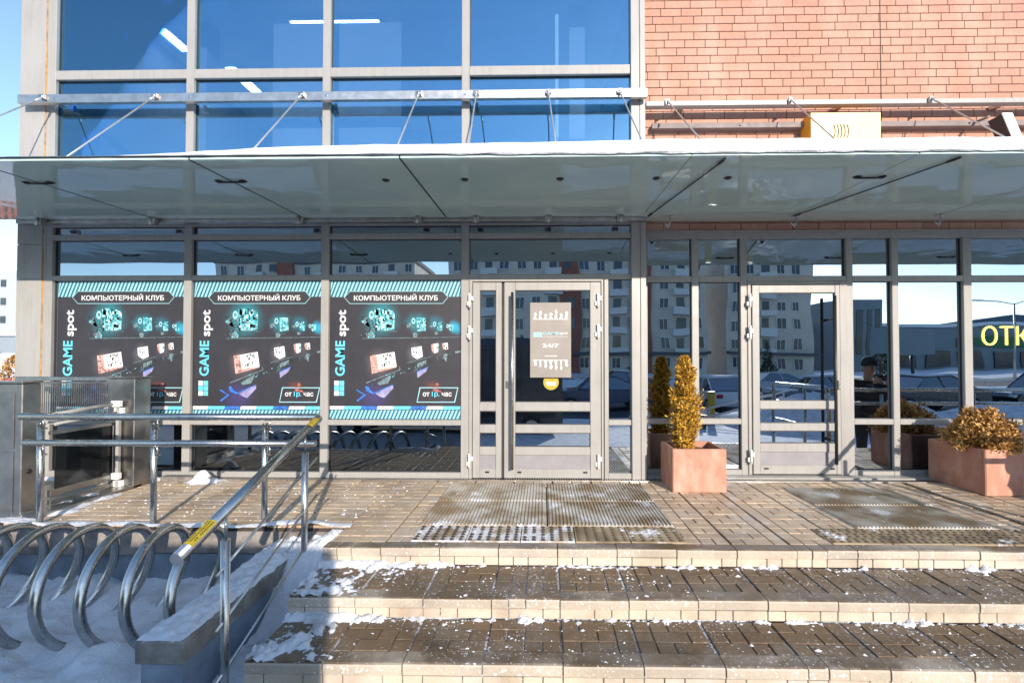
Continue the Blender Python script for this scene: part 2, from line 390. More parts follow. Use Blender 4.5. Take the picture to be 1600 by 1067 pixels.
def heightfield(name, x0, x1, y0, y1, fn, res, mat, parent=None, smooth=True):
    """snow surface: grid over the ground whose height dips under whatever it lies on where there is no snow"""
    nx, ny = max(2, int((x1 - x0) / res)), max(2, int((y1 - y0) / res)); mb = MB(); vs = []
    for j in range(ny + 1):
        for i in range(nx + 1):
            x, y = x0 + (x1 - x0) * i / nx, y0 + (y1 - y0) * j / ny; vs.append((x, y, fn(x, y)))
    mb.add(vs, [(j * (nx + 1) + i, j * (nx + 1) + i + 1, (j + 1) * (nx + 1) + i + 1, (j + 1) * (nx + 1) + i) for j in range(ny) for i in range(nx)], smooth)
    return mb.build(name, mat, parent)
def fbm(x, y, s=1., o=4, z=0.): return noise.fractal(Vector((x * s, y * s, z)), .9, 2.1, o)
def ss(a, b, x):
    t = max(0, min(1, (x - a) / (b - a))); return t * t * (3 - 2 * t)

# ================================================================ SETTING
GZ = -.6
Y0, Y1, Y2, Y3, Y4 = -1.79, -2.21, -2.605, -3.0, -3.4
SX0, SX1 = -1.5, 3.75       # the stair's ends
def ground():
    mb = MB(); me = heightfield('snow_ground', -1500, 1500, -1500, 1500, lambda x, y: GZ - .25 * ss(4, 12, -y) - .02, 150, 'snow_dirty')
    # dense near sheet replaced by the banks below; the far sheet is level
    return me
g = bpy.data.objects.new('snow_ground', None); bpy.data.objects.remove(g)
mb = MB(); xs = [-1500, -300, -60, -30, -20, -12, -8, 8, 12, 20, 30, 60, 300, 1500]; ys = [-1500, -300, -90, -60, -40, -30, -12, -9, -6, -4, 0, 6, 20, 60, 300, 1500]
def gz(x, y): return GZ - .30 * ss(4, 12, -y)
vs = [(x, y, gz(x, y)) for y in ys for x in xs]; nx = len(xs)
mb.add(vs, [(j * nx + i, j * nx + i + 1, (j + 1) * nx + i + 1, (j + 1) * nx + i) for j in range(len(ys) - 1) for i in range(nx - 1)], True)
tag(mb.build('snow_ground', 'snow_dirty'), kind='structure')
tag(MB().box(-200, 200, -26.5, -10.5, -1.4, -.896).build('car_park', 'asphalt'), kind='structure')
tag(MB().box(-400, 400, -44, -34, -1.4, -.892).build('road', 'asphalt'), kind='structure')

# ---- landing and steps
PAT = [(.2, .1, .1), (.1, .1, .2), (.1, .2, .1)]
TILE = {}
def tile_mesh(w, d, mat, h=.03, b=.003):
    k = (w, d, mat, h)
    if k not in TILE:
        mb = MB(); mb.bbox(.0032, w - .0032, .0018, d - .0018, 0, h, b); TILE[k] = mb.mesh('paving_stone', mat)
    return TILE[k]
def jit(): return random.uniform(-.0022, .0022)
def lay(struct, x0, x1, yf, yb, z, mat, limit, skip=None):
    """rows of mixed .1/.2 m stones from the front edge back; the first ones are objects, the rest one joined part"""
    rows = []; n = int(round((yb - yf) / .1)); n = max(1, n); dy = (yb - yf) / n
    cells = []
    for r in range(n):
        x = x0; c = 0
        while x < x1 - .01:
            pat = PAT[(r * 7 + c * 5 + (r // 2)) % 3]
            xx = x + .005
            for w in pat:
                w2 = w * (.390 / .4)
                if xx + w2 <= x1 + .01: cells.append((xx, yf + r * dy, round(w2, 4), round(dy, 4)))
                xx += w2
            x += .4; c += 1
    mbr = MB(); k = 0
    def dist(cc): return (cc[0] - 0) ** 2 * .5 + (cc[1] + 4.88) ** 2
    def inview(cc): 
        d = cc[1] + 4.88; px = 848 + cc[0] / max(d, .2) * 711; return -20 < px < 1620
    cells.sort(key=lambda cc: (not inview(cc), dist(cc)))
    for (x, y, w, d) in cells:
        if skip and skip(x + w / 2, y + d / 2): continue
        if k < limit and inview((x, y)):
            inst('paving_stone', tile_mesh(w, d, mat), struct, (x, y, z - .03 + jit())); k += 1
        else: mbr.bbox(x + .0022, x + w - .0022, y + .0022, y + d - .0022, z - .03, z + jit(), .003)
    if mbr.v: tag(mbr.build('paving_stones_beyond', mat, struct), kind='stuff')
def nosing(struct, x0, x1, yf, z, h=.055, d=.0985):
    """bullnose kerb stones over small riser stones"""
    me = None; x = x0; i = 0
    prof = [(0, 0), (0, h - .014), (.004, h - .005), (.013, h), (d, h), (d, 0)]
    while x < x1 - .01:
        w = min(.4, x1 - x); 
        if random.random() < .12 and w > .3: parts = [.1, .1, .2]
        else: parts = [w]
        xx = x
        for p in parts:
            mb = MB(); mb.prism([(yy, zz) for yy, zz in prof], 0.0035, p - .0035, 'x')
            mb.build('kerb_stone', 'nosing', struct, (xx, yf + random.uniform(-.004, .004), z - h + jit() * 1.5), fix=True); xx += p
        xx = x
        for p in random.choice(PAT):
            if xx + p > x1 + .01: break
            mb = MB(); mb.bbox(.0025, p - .0025, 0, .05, 0, .055, .003)
            mb.build('riser_stone', 'riser', struct, (xx, yf + .006 + random.uniform(-.0015, .0015), z - h - .062)); xx += p
        x += .4; i += 1
def mat_skip(x, y):
    return (-.93 < x < 1.0 and -1.78 < y < -.21) or (2.36 < x < 3.39 and -1.40 < y < -.33) or (1.99 < x < 3.7 and -1.69 < y < -1.4)
landing = tag(MB().box(SX0, SX1, Y0 + .02, .15, -.2, -.018).box(-9, SX0, -1.40, .15, -.2, -.018).box(SX1, 9, -1.40, .15, -.2, -.018).build('landing', 'joint_dark'), kind='structure')
lay(landing, SX0, SX1, Y0 + .1, -.09, 0, 'pave', 290, lambda x, y: (-.80 < x < .88 and -1.69 < y < -.30) or (2.50 < x < 3.26 and -1.6 < y < -.42) or (2.14 < x < 3.5 and -1.69 < y < -1.5))
lay(landing, -5.9, SX0, -1.40, -.09, 0, 'pave', 0)
lay(landing, SX1, 8.15, -1.40, -.09, 0, 'pave', 0)
nosing(landing, SX0, SX1, Y0, 0)
for k, (yf, yb) in enumerate(((Y1, Y0), (Y2, Y1), (Y3, Y2), (Y4, Y3))):
    z = -.12 * (k + 1)
    st = tag(MB().box(SX0 + .01, SX1, yf + .02, yb + .03, z - .14, z - .009).build('stair_step', 'joint'), kind='structure')
    lay(st, SX0, SX1, yf + .1, yb, z, 'tread', 290)
    nosing(st, SX0, SX1, yf, z)
tag(MB().box(SX0 + .02, SX1, Y4 + .05, Y0, -.9, -.5).build('stair_base', 'concrete'), kind='structure')

# drain grating along the foot of the facade
dr = empty('drain_grating', (0, -.05, 0), 'narrow ribbed steel drain grating along the foot of the glass front', 'drain')
MB().box(-4.0, 5.4, -.088, -.002, -.03, .001).build('channel', 'black', dr)
mb = MB(); x = -3.9
while x < 5.3: mb.box(x, x + .012, -.085, -.005, .001, .008); x += .026
tag(mb.build('grating_bars', 'steel_dull', dr), kind='stuff')
MB().box(-4, 5.4, -.092, -.086, 0, .009).build('edge_strip', 'steel_dull', dr)

# ribbed mats in front of both doors
def door_mat(x0, x1, y0, y1, label, z=.008, pitch=.028):
    t = tag(MB().bbox(x0, x1, y0, y1, z - .02, z, .003).build('door_mat', 'mat'), label, 'mat', 'ribbed mats before the doors')
    mb = MB(); x = x0 + .012
    while x < x1 - .015: mb.prism([(x, z), (x + .002, z + .009), (x + .010, z + .009), (x + .012, z)], y0 + .01, y1 - .01); x += pitch
    tag(mb.build('ribs', 'mat', t, fix=True), kind='stuff')
door_mat(-.94, .03, -.79, -.21, 'back left ribbed mat before the notice board door')
door_mat(.04, 1.0, -.79, -.21, 'back right ribbed mat before the notice board door, nearest the tall planter')
door_mat(-.94, .03, -1.39, -.80, 'front left grey ribbed mat before the notice board door')
door_mat(.04, 1.0, -1.39, -.80, 'front right grey ribbed mat before the notice board door')
door_mat(2.36, 3.39, -.86, -.33, 'back ribbed mat near the right door')
door_mat(2.36, 3.39, -1.40, -.87, 'front ribbed mat near the right door, behind dark studded slabs')
def tactile(x0, n, w, y0, y1, mats, lab, rows=6, cols=6, stag=False):
    for i in range(n):
        xa = x0 + i * w; m, s_ = mats(i)
        t = tag(MB().bbox(xa + .003, xa + w - .003, y0, y1, -.03, .006, .003).build('tactile_slab', m), lab(i), 'paving slab', 'studded tactile slabs on the landing edge')
        mb = MB()
        for r in range(rows):
            for c in range(cols):
                mb.dome((xa + w * (c + .5 + (.25 if (stag and r % 2) else 0)) / (cols + (.3 if stag else 0)), y0 + (y1 - y0) * (r + .5) / rows, .006), .017, .007)
        tag(mb.build('studs', s_, t), kind='stuff')
ordn = ['leftmost', 'second from left', 'middle', 'fourth from left', 'rightmost']
tactile(-.93, 5, .386, Y0 + .105, -1.40, lambda i: ('tactile', 'stud_dark') if i < 3 else ('tactile_dark', 'stud_pale'), lambda i: ordn[i] + ' studded slab below the mats of the notice board door')
tactile(2.0, 4, .41, Y0 + .105, -1.41, lambda i: ('tactile_dark', 'stud_pale'), lambda i: ('leftmost', 'second from left', 'third from left', 'rightmost')[i] + ' dark studded slab below the right door mats', 6, 7, True)

# ---- low concrete walls
pw = empty('concrete_parapet', (-1.9, -1.4, GZ), 'low grey concrete wall with snow on top running towards the viewer left of the steps', 'wall')
MB().box(-2.01, -1.80, -2.61, -1.44, -.8, -.245).build('wall_body', 'concrete', pw)
MB().bbox(-2.03, -1.78, -2.63, -1.43, -.242, -.13, .006).build('coping', 'concrete_cap', pw)
pw = empty('landing_retaining_wall', (-5, -1.4, GZ), 'long shaded concrete wall carrying the landing behind the bicycle rack', 'wall')
MB().box(-9, SX0 - .02, -1.43, -1.25, -.9, -.21).build('wall_body', 'concrete', pw)
x = -9.0
for w in [1.5] * 4 + [1.39]:
    MB().bbox(x + .003, x + w - .003, -1.47 if x + w < -2.1 else -1.425, -1.40, -.207, -.04, .006).build('coping', 'concrete_cap', pw); x += w
pr = empty('right_retaining_wall', (6, -1.4, GZ), 'concrete wall carrying the landing right of the steps', 'wall')
MB().box(SX1 + .03, 9, -1.43, -1.25, -.9, -.21).build('wall_body', 'concrete', pr)
MB().bbox(SX1 + .03, 9, -1.47, -1.40, -.207, -.02, .006).build('coping', 'concrete_cap', pr)

# ---- snow
def bank(x, y):
    h = -.46 + .045 * fbm(x, y, 1.3) + .06 * fbm(x, y, 4.2, 4, 5) + .03 * abs(fbm(x, y, 9, 4, 9))
    h += .05 * math.exp(-((y + 2.75) / .25) ** 2) * (.5 + fbm(x, 0, 2))
    h += .07 * ss(-1.75, -1.5, y)
    f = noise.cell(Vector((x * 3.1, y * 3.1, 2)))
    h -= .035 * max(0, 1 - ((x * 3.1 % 1 - .5) ** 2 + (y * 2.4 % 1 - .5) ** 2) * 7) * (f > .35)
    return h - .25 * ss(-3.6, -5.2, y) - .15 * ss(-8, -10, x)
tag(heightfield('snow_bank', -11, -1.92, -5.6, -1.42, bank, .03, 'snow'), kind='stuff')
def cap_snow(x, y):
    e = min((x + 2.03) / .03, (-1.80 - x + .02 * fbm(0, y, 9)) / .035, (y + 2.62) / .03)
    return -.13 + min(1, max(-.6, e)) * (.022 + .022 * fbm(x, y, 9) + .018 * fbm(x, y, 30, 4, 3)) + (.02 * ss(-2.1, -1.6, y))
tag(heightfield('wall_top_snow', -2.028, -1.784, -2.628, -1.40, cap_snow, .012, 'snow'), 'crusty snow lying along the top of the low concrete wall', 'snow', kind='stuff')
def side_snow(x, y):
    st = -.02 - .36 * ss(-1.62, -2.05, y) - .12 * ss(-2.1, -2.9, y)
    return st - .02 - .04 * ss(-1.62, -1.80, x) + .05 * math.exp(-((x + 1.52) / .07) ** 2) - .5 * ss(-1.50, -1.40 + .1 * ss(-1.7, -1.55, y), x) + .03 * fbm(x, y, 5, 4, 7) + .022 * fbm(x, y, 14, 5, 7) + .010 * fbm(x, y, 40, 4, 7) - .25 * ss(-3.0, -3.5, y)
tag(heightfield('stair_side_snow', -1.80, -1.0, -3.9, -1.48, side_snow, .018, 'snow'), 'white snow heaped between low wall and stair ends', 'snow', kind='stuff')
def step_snow(zb, ya, yb, x0, x1, seed, thr):
    def f(x, y):
        e = ss(x1 + .3, x1 - .35, x)
        t = (y - ya) / (yb - ya)
        v = fbm(x, y, 5.0, 6, seed) * .5 + fbm(x, y, 26, 5, seed) * .45 + thr * 1.6 * e - .52 + .62 * ss(.82, 1, t)
        return zb - .012 + max(-.02, min(.045, v * .07)) 
    return f
mb = None
tag(heightfield('tread_snow', SX0, 3.6, Y1 + .01, Y0 + .004, step_snow(-.12, Y1, Y0, SX0, -.95, 3, .42), .013, 'snow_dirty'), 'thin broken snow lying on the first tread below the landing', 'snow', 'broken snow on the treads', 'stuff')
tag(heightfield('tread_snow', SX0, 3.6, Y2 + .01, Y1 + .004, step_snow(-.24, Y2, Y1, SX0, -1.05, 8, .42), .013, 'snow_dirty'), 'thin broken snow lying on the second tread', 'snow', 'broken snow on the treads', 'stuff')
def crumbs():
    mb = MB(); rs = random.Random(4)
    def lump(x, y, z, r):
        n = 5; a0 = rs.random() * 6; e = rs.uniform(.8, 1.8); vs = [(x + r * e * math.cos(a0 + 1.257 * k) * rs.uniform(.5, 1.3), y + r * math.sin(a0 + 1.257 * k) * rs.uniform(.5, 1.3), z - .001) for k in range(n)] + [(x + r * rs.uniform(-.4, .4), y, z + r * rs.uniform(.4, .9))]
        mb.add(vs, [(k, (k + 1) % n, n) for k in range(n)], False)
    for i in range(1700):
        k = rs.choice([0, 1, 1, 2, 2, 3]); ya = [Y0, Y1, Y2, Y3][k]; yb = [-.1, Y0, Y1, Y2][k]
        x = rs.uniform(SX0, 3.6); y = rs.uniform(ya + .01, yb) if rs.random() < .6 else yb - abs(rs.gauss(0, .03))
        if k == 0 and (y > -1.2 or x > -.6): 
            if rs.random() < .8: continue
        if fbm(x, y, 1.7, 3, 2) < -.05 and rs.random() < .8: continue
        lump(x, y, -.12 * k, rs.choice([.002, .003, .003, .004, .005, .006, .011]) * rs.uniform(.7, 1.3))
    for i in range(500):
        x = rs.uniform(-5.3, -1.3); y = rs.uniform(-1.7 if x > SX0 else -1.4, -.1); lump(x, y, 0, rs.choice([.004, .006, .01]))
    return mb
tag(crumbs().build('snow_crumbs', 'snow'), 'crumbs of snow scattered over treads and landing', 'snow', kind='stuff')
def land_snow(x, y):
    d = (y + 1.42)                                     # along the front edge and round the lift
    v = .9 * math.exp(-(d / .10) ** 2) + .8 * math.exp(-((y + .10) / .07) ** 2) * ss(-2.9, -3.5, x) + .9 * math.exp(-(((x + 4.2) / .22) ** 2 + ((y + .75) / .6) ** 2))
    v += .55 * math.exp(-(((x + 1.75) / .2) ** 2 + ((y + 1.42) / .25) ** 2)) + .3 * ss(-2.6, -5, x)
    v += .40 * fbm(x, y, 2.3, 5, 6) + .3 * fbm(x * .35, y, 9, 4, 3) - .36
    return -.012 + max(-.03, min(.05, v * .045))
tag(heightfield('landing_snow', -5.9, -1.45, -1.46, -.06, land_snow, .017, 'snow'), 'patchy snow lying on the landing behind the guard rail', 'snow', kind='stuff')

# ================================================================ BUILDING
bld = empty('shop_building', (0, 0, 0), 'corner shop building with aluminium glazed front left and brick facing right', 'building')
def part(name, x0, x1, y0, y1, z0, z1, mat, b=.0, parent=bld, p=None):
    mb = MB(); (mb.bbox(x0, x1, y0, y1, z0, z1, b) if b else mb.box(x0, x1, y0, y1, z0, z1)); return mb.build(name, mat, p or parent)
RY = .15                                          # the right-hand front stands back by this much
TOPZ = 6.4
XL = at(38, 120).x; XR = 9.0
xj = [at(v, 120).x for v in (86, 297, 510, 727.5, 980, 1004)]
# shell
part('side_wall', XL, XL + .12, .1, 7, GZ - .3, TOPZ, 'panel')
part('right_side_wall', XR, XR + .2, .2, 7, GZ - .3, TOPZ, 'mortar')
part('back_wall', XL + .12, XR, 6.8, 7, GZ - .3, TOPZ, 'mortar')
part('roof', XL - .02, XR + .25, .0, 7.05, TOPZ, TOPZ + .25, 'roofdark')
part('upper_floor', XL + .12, XR, .22, 6.8, 2.60, 2.95, 'room')
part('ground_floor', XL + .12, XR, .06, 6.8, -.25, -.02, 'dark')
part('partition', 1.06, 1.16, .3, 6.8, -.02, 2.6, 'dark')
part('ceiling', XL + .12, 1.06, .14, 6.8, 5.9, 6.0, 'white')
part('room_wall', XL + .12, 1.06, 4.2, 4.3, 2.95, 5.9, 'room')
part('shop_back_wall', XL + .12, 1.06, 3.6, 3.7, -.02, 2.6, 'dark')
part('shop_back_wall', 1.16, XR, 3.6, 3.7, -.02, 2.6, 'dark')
part('inner_partition', -3.35, -1.75, .66, .72, 2.95, 5.45, 'room')
part('inner_column', -4.85, -4.6, 1.2, 1.45, 2.95, 5.9, 'room'); part('inner_column', .35, .55, 1.0, 1.2, 2.95, 5.9, 'room')
def lamp(x0, x1, y0, y1, z, label):
    t = tag(MB().box(x0 - .02, x1 + .02, y0 - .02, y1 + .02, z - .05, z - .002).build('ceiling_lamp', 'white'), label, 'lamp')
    MB().box(x0, x1, y0, y1, z - .062, z - .051).build('diffuser', 'tube', t)
lamp(-3.42, -2.22, 1.15, 1.27, 5.9, 'long lit fluorescent lamp seen through the upper panes near the top middle')
lamp(-4.98, -4.82, 2.1, 2.9, 5.9, 'lit fluorescent lamp behind the second upper pane from the left')
lamp(-7.0 + .5, -6.34 + .5 + .0, 2.1, 2.6, 5.9, 'lit fluorescent lamp behind the leftmost upper pane') if XL < -6.6 else lamp(-5.35, -5.22, 1.2, 1.7, 5.9, 'lit fluorescent lamp behind the leftmost upper pane')
t = tag(MB().box(.15, .19, .5, .54, 3.6, 5.4).build('upright_post', 'white'), 'slim upright white post behind the upper pane next to the brick', 'lamp')  # plain white post making the upright white strip behind the pane

# glazing of the left block
zt1 = (at(620, 119).z, at(620, 104.5).z)
FD = .0; FB = .09                                  # frame front and back planes
def mullion(xc, z0, z1, w=.085, Y=0.0, name='mullion', dark=True):
    o = part(name, xc - w / 2, xc + w / 2, Y, Y + FB, z0, z1, 'frame', .004)
    part('gasket', xc - w / 2 - .006, xc + w / 2 + .006, Y + .035, Y + .07, z0, z1, 'frame_dark', p=o)
    return o
def transom(x0, x1, z0, z1, Y=0.0, name='transom'):
    o = part(name, x0, x1, Y + .002, Y + FB, z0, z1, 'frame', .004)
    part('gasket', x0, x1, Y + .035, Y + .07, z0 - .006, z1 + .006, 'frame_dark', p=o)
    return o
zb = at(620, 738).z
for i, xc in enumerate(xj[1:4]): 
    if i < 2: mullion(xc, -.01, TOPZ)
mullion(xj[3], -.01, TOPZ)
mullion(at(82, 120).x + .0, -.01, TOPZ, .07)
# corner cladding with a rusty joint
xa, xb_ = XL - .03, at(73, 120).x
segs = [(GZ - .2, at(55, 437).z), (at(55, 437).z + .003, at(55, 383).z), (at(55, 383).z + .005, at(55, 150).z), (at(55, 150).z + .005, TOPZ)]
for a, b in segs: part('corner_panel', xa, xb_ - .004, -.012, .1, a, b, 'panel', .002)
part('joint_seal', xb_ - .003, xb_ + .006, -.006, .05, GZ, TOPZ, 'rust')
part('corner_post', xb_ + .0065, at(76, 120).x + .012, -.004, .08, -.1, TOPZ, 'frame', .003)
# column between the two fronts
xc0, xc1 = at(986, 300).x, at(1008, 300).x
part('column_panel', xc0, xc1 - .06, -.02, .12, -.02, TOPZ, 'panel', .003)
part('column_panel', xc1 - .057, xc1, -.026, .16, -.02, TOPZ, 'panel', .003)
zh = [(at(620, 437).z, at(620, 429).z), (at(620, 373).z, at(620, 364.5).z), (at(620, 352).z, at(620, 345).z), zt1]
cols = [(at(82, 120).x + .035, xj[1] - .0425), (xj[1] + .0425, xj[2] - .0425), (xj[2] + .0425, xj[3] - .0425), (xj[3] + .0425, xc0)]
def pane(x0, x1, z0, z1, Y, mat='glass', parent=None):
    return part('pane', x0, x1, Y + .045, Y + .053, z0, z1, mat, p=parent or bld)
for i, (a, b) in enumerate(cols):
    for z0, z1 in zh: transom(a, b, z0, z1)
    transom(a, b, 2.70, 2.72 + .06) if False else None
    pane(a, b, zt1[1] + .0, TOPZ, 0, 'glass_up'); pane(a, b, zh[2][1] + .0, zt1[0], 0, 'glass_up')
    pane(a, b, zh[0][1], zh[1][0], 0); pane(a, b, zh[1][1], zh[2][0], 0)
    if i < 3:
        transom(a, b, at(620, 664.5).z, at(620, 656).z); transom(a, b, -.01, zb)
        pane(a, b, at(620, 656).z, zh[0][0], 0); pane(a, b, zb, at(620, 664.5).z, 0, 'glass_low')
# side light next to the left door
dx0, dx1 = at(733, 600).x, at(943, 600).x
mullion(at(946, 600).x + .012, -.01, zh[0][0], .045)
sx0 = at(946, 600).x + .035
transom(sx0, xc0, at(966, 664.5).z, at(966, 656).z); transom(sx0, xc0, -.01, zb)
pane(sx0, xc0, at(966, 656).z, zh[0][0], 0); pane(sx0, xc0, zb, at(966, 664.5).z, 0)

# doors
def hinge(parent, x, z, Y):
    mb = MB(); mb.cyl((x, Y - .028, z - .075), (x, Y - .028, z + .075), .012, 10); mb.bbox(x - .03, x + .008, Y - .02, Y, z - .055, z - .01, .002); mb.bbox(x - .008, x + .035, Y - .02, Y, z + .0, z + .045, .002)
    mb.box(x - .009, x + .009, Y - .034, Y - .022, z - .012, z + .012)
    mb.build('hinge', 'white', parent)
def leaf(parent, ox0, ox1, oz0, oz1, gx0, gx1, bands, Y, kick):
    """door leaf: stiles, rails between the bands, panes and one grey kick panel; one level of pieces"""
    lf = MB(); 
    lf.bbox(ox0, gx0, Y, Y + .06, oz0, oz1, .004); lf.bbox(gx1, ox1, Y, Y + .06, oz0, oz1, .004)
    zs = [oz1] + [v for b in bands for v in (b[1], b[0])] + [kick[1], kick[0], oz0]
    for i in range(0, len(zs) - 1, 2): lf.bbox(gx0, gx1, Y + .003, Y + .057, zs[i + 1], zs[i], .004)
    o = lf.build('door_leaf', 'frame', parent)
    for b in bands:
        pane(gx0, gx1, b[0], b[1], Y - .02, parent=o)
        MB().box(gx0, gx1, Y + .018, Y + .022, b[0], b[0] + .008).box(gx0, gx1, Y + .018, Y + .022, b[1] - .008, b[1]).box(gx0, gx0 + .007, Y + .018, Y + .022, b[0] + .008, b[1] - .008).box(gx1 - .007, gx1, Y + .018, Y + .022, b[0] + .008, b[1] - .008).build('gasket', 'frame_dark', o)
    part('kick_panel', gx0 + .001, gx1 - .001, Y + .014, Y + .04, kick[0], kick[1], 'kick', p=o)
    return o
def zz(py, px=860, Y=0.): return at(px, py, Y).z
def xx(px, Y=0., py=600): return at(px, py, Y).x
d1 = empty('double_door', (dx0, 0, 0), 'beige aluminium double door with narrow left leaf and a notice board', 'door')
DY = -.012
zt = zh[0][0] - .002
MB().bbox(dx0, xx(738), DY, .08, 0, zt, .004).bbox(xx(939.5), dx1, DY, .08, 0, zt, .004).bbox(xx(738), xx(939.5), DY + .001, .08, zz(440), zt, .004).build('door_frame', 'frame', d1)
b1 = [(zz(628), zz(454)), (zz(663), zz(642)), (zz(697.5), zz(676))]
leaf(d1, xx(739), xx(784), .012, zz(441.5), xx(750), xx(775), b1, DY - .012, (zz(732), zz(710.5)))
l1 = leaf(d1, xx(788), xx(938.5), .012, zz(441.5), xx(805), xx(922), b1, DY - .012, (zz(732), zz(710.5)))
part('meeting_strip', xx(784.5), xx(787.5), DY + .01, .05, .01, zz(443), 'frame_dark', p=d1)
def pull(parent, x, z0, z1, Y, bz, r=.013, mat='steel'):
    mb = MB(); mb.cyl((x, Y - .09, z0), (x, Y - .09, z1), r, 12)
    for z in bz: mb.cyl((x, Y - .09, z), (x - .02, Y, z), .008, 8); mb.cyl((x - .02, Y - .004, z), (x - .02, Y, z), .018, 12)
    mb.build('handle', mat, parent)
pull(d1, xx(801.5), zz(730), zz(459), DY - .012, (zz(495), zz(697)), .015)
for px, py in ((734.5, 470), (734.5, 520), (734.5, 719), (934, 470), (934, 518), (934, 719)): hinge(d1, xx(px), zz(py), DY - .012)
part('lock', xx(791), xx(795), DY - .03, DY - .012, zz(606), zz(595), 'steel', .002, p=d1)
for a in (762, 812, 914): part('drip_cap', xx(a - 3), xx(a + 3), DY - .02, DY - .012, zz(738), zz(735.5), 'black', p=d1)

# right-hand glazing (stands back)
mv = [1010, 1087, 1163, 1329, 1400.5, 1514, 1650, 1790, 1930]
wv = [.03, .075, .07, .07, .07, .09, .08, .08, .08]
zr = dict(head=(zz(372, 1250, RY), zz(361, 1250, RY)), tr=(zz(440, 1250, RY), zz(431, 1250, RY)), mid=(zz(663.5, 1450, RY), zz(655, 1450, RY)), base=(-.01, zz(735, 1450, RY)))
xv = [at(p, 550, RY).x for p in mv]
for x, w in zip(xv, wv): mullion(x, -.01, zr['head'][0], w, RY)
part('head_beam', xc1 + .001, XR, RY - .005, RY + .12, zr['head'][0], zr['head'][1], 'frame', .004)
part('head_flashing', xc1 + .001, XR, RY - .03, RY - .006, zr['head'][1] - .012, zr['head'][1] + .003, 'frame', .002)
for i in range(len(xv) - 1):
    a, b = xv[i] + wv[i] / 2, xv[i + 1] - wv[i + 1] / 2
    transom(a, b, *zr['tr'], RY); pane(a, b, zr['tr'][1], zr['head'][0], RY)
    if i != 2:
        transom(a, b, *zr['mid'], RY); transom(a, b, *zr['base'], RY)
        pane(a, b, zr['mid'][1], zr['tr'][0], RY); pane(a, b, zr['base'][1], zr['mid'][0], RY)
part('sill_plate', xc1, XR, RY - .14, RY, -.016, .02, 'panel', .004)
def z2(py): return at(1250, py, RY - .02).z
def x2(px): return at(px, 600, RY - .02).x
d2 = empty('glass_door', (x2(1170), RY, 0), 'beige aluminium single door with tall black pull bar on its right side', 'door')
D2 = RY - .014
e0, e1 = xv[2] + wv[2] / 2, xv[3] - wv[3] / 2
MB().bbox(e0, x2(1175), D2, RY + .07, .02, zr['tr'][0] - .002, .004).bbox(x2(1314), e1, D2, RY + .07, .02, zr['tr'][0] - .002, .004).bbox(x2(1175), x2(1314), D2 + .001, RY + .07, z2(444), zr['tr'][0] - .002, .004).build('door_frame', 'frame', d2)
leaf(d2, x2(1176), x2(1313), .03, z2(445.5), x2(1187), x2(1306), [(z2(626), z2(457.5)), (z2(661), z2(639)), (z2(692.5), z2(673))], D2 - .012, (z2(727), z2(706)))
pull(d2, x2(1297), z2(722), z2(464), D2 - .012, (z2(500), z2(686)), .016, 'black')
part('lock', x2(1308.5), x2(1312), D2 - .03, D2 - .012, z2(608), z2(594), 'steel', .002, p=d2)
for py in (470, 520, 713): hinge(d2, x2(1171), z2(py), D2 - .012)
for a in (1196, 1299): part('drip_cap', x2(a - 3), x2(a + 3), D2 - .02, D2 - .012, z2(733), z2(730.5), 'black', p=d2)

# brick facing, each brick its own piece where it shows largest
bk0, bk1, bz0, bz1 = xc1 + .004, XR, zr['head'][1] + .004, TOPZ
part('brick_backing', bk0, bk1, RY + .012, RY + .2, bz0, bz1, 'mortar')
CH = .0888; BM = {}
def brick_mesh(w):
    w = round(w, 3)
    if w not in BM: BM[w] = MB().bbox(.003, w - .003, 0, .02, .0037, CH - .0037, .0022).mesh('brick', 'brick')
    return BM[w]
bricks = []
row = 0; z = bz0
seam = at(1375, 80, RY).x
while z < bz1 - .01:
    h = min(CH, bz1 - z); L = .282 if row % 4 in (0, 1) else .226
    off = {0: .05, 1: .19, 2: .11, 3: .02}[row % 4] + (row // 4) * .037
    x = bk0 - (off % L)
    while x < bk1:
        a, b = max(x, bk0), min(x + L, bk1)
        if b - a > .012: bricks.append((a, b - a, z, h))
        x += L
    z += CH; row += 1
def bscore(q):
    a, w, z, h = q; px = 848 + (a + w / 2) / 5.03 * 711; py = 562 - (z + h / 2 - 1.27) / 5.03 * 711
    vis = (-5 < px < 1612) and ((-8 < py < 216) or (337 < py < 362)); return 0 if vis else 1
bricks.sort(key=lambda q: (bscore(q), q[2], q[0])); mbr = MB()
for i, (a, w, z, h) in enumerate(bricks):
    if i < 298 and bscore((a, w, z, h)) == 0 and h > CH * .9: inst('brick', brick_mesh(w), bld, (a, RY - .006 + random.uniform(-.001, .001), z))
    else: mbr.bbox(a + .0028, a + w - .0028, RY - .006, RY + .013, z + .0035, z + h - .0035, .0025)
tag(mbr.build('bricks_beyond', 'brick', bld), kind='stuff')
part('expansion_joint', seam - .004, seam + .004, RY - .0095, RY - .007, 3.0, bz1, 'mortar')

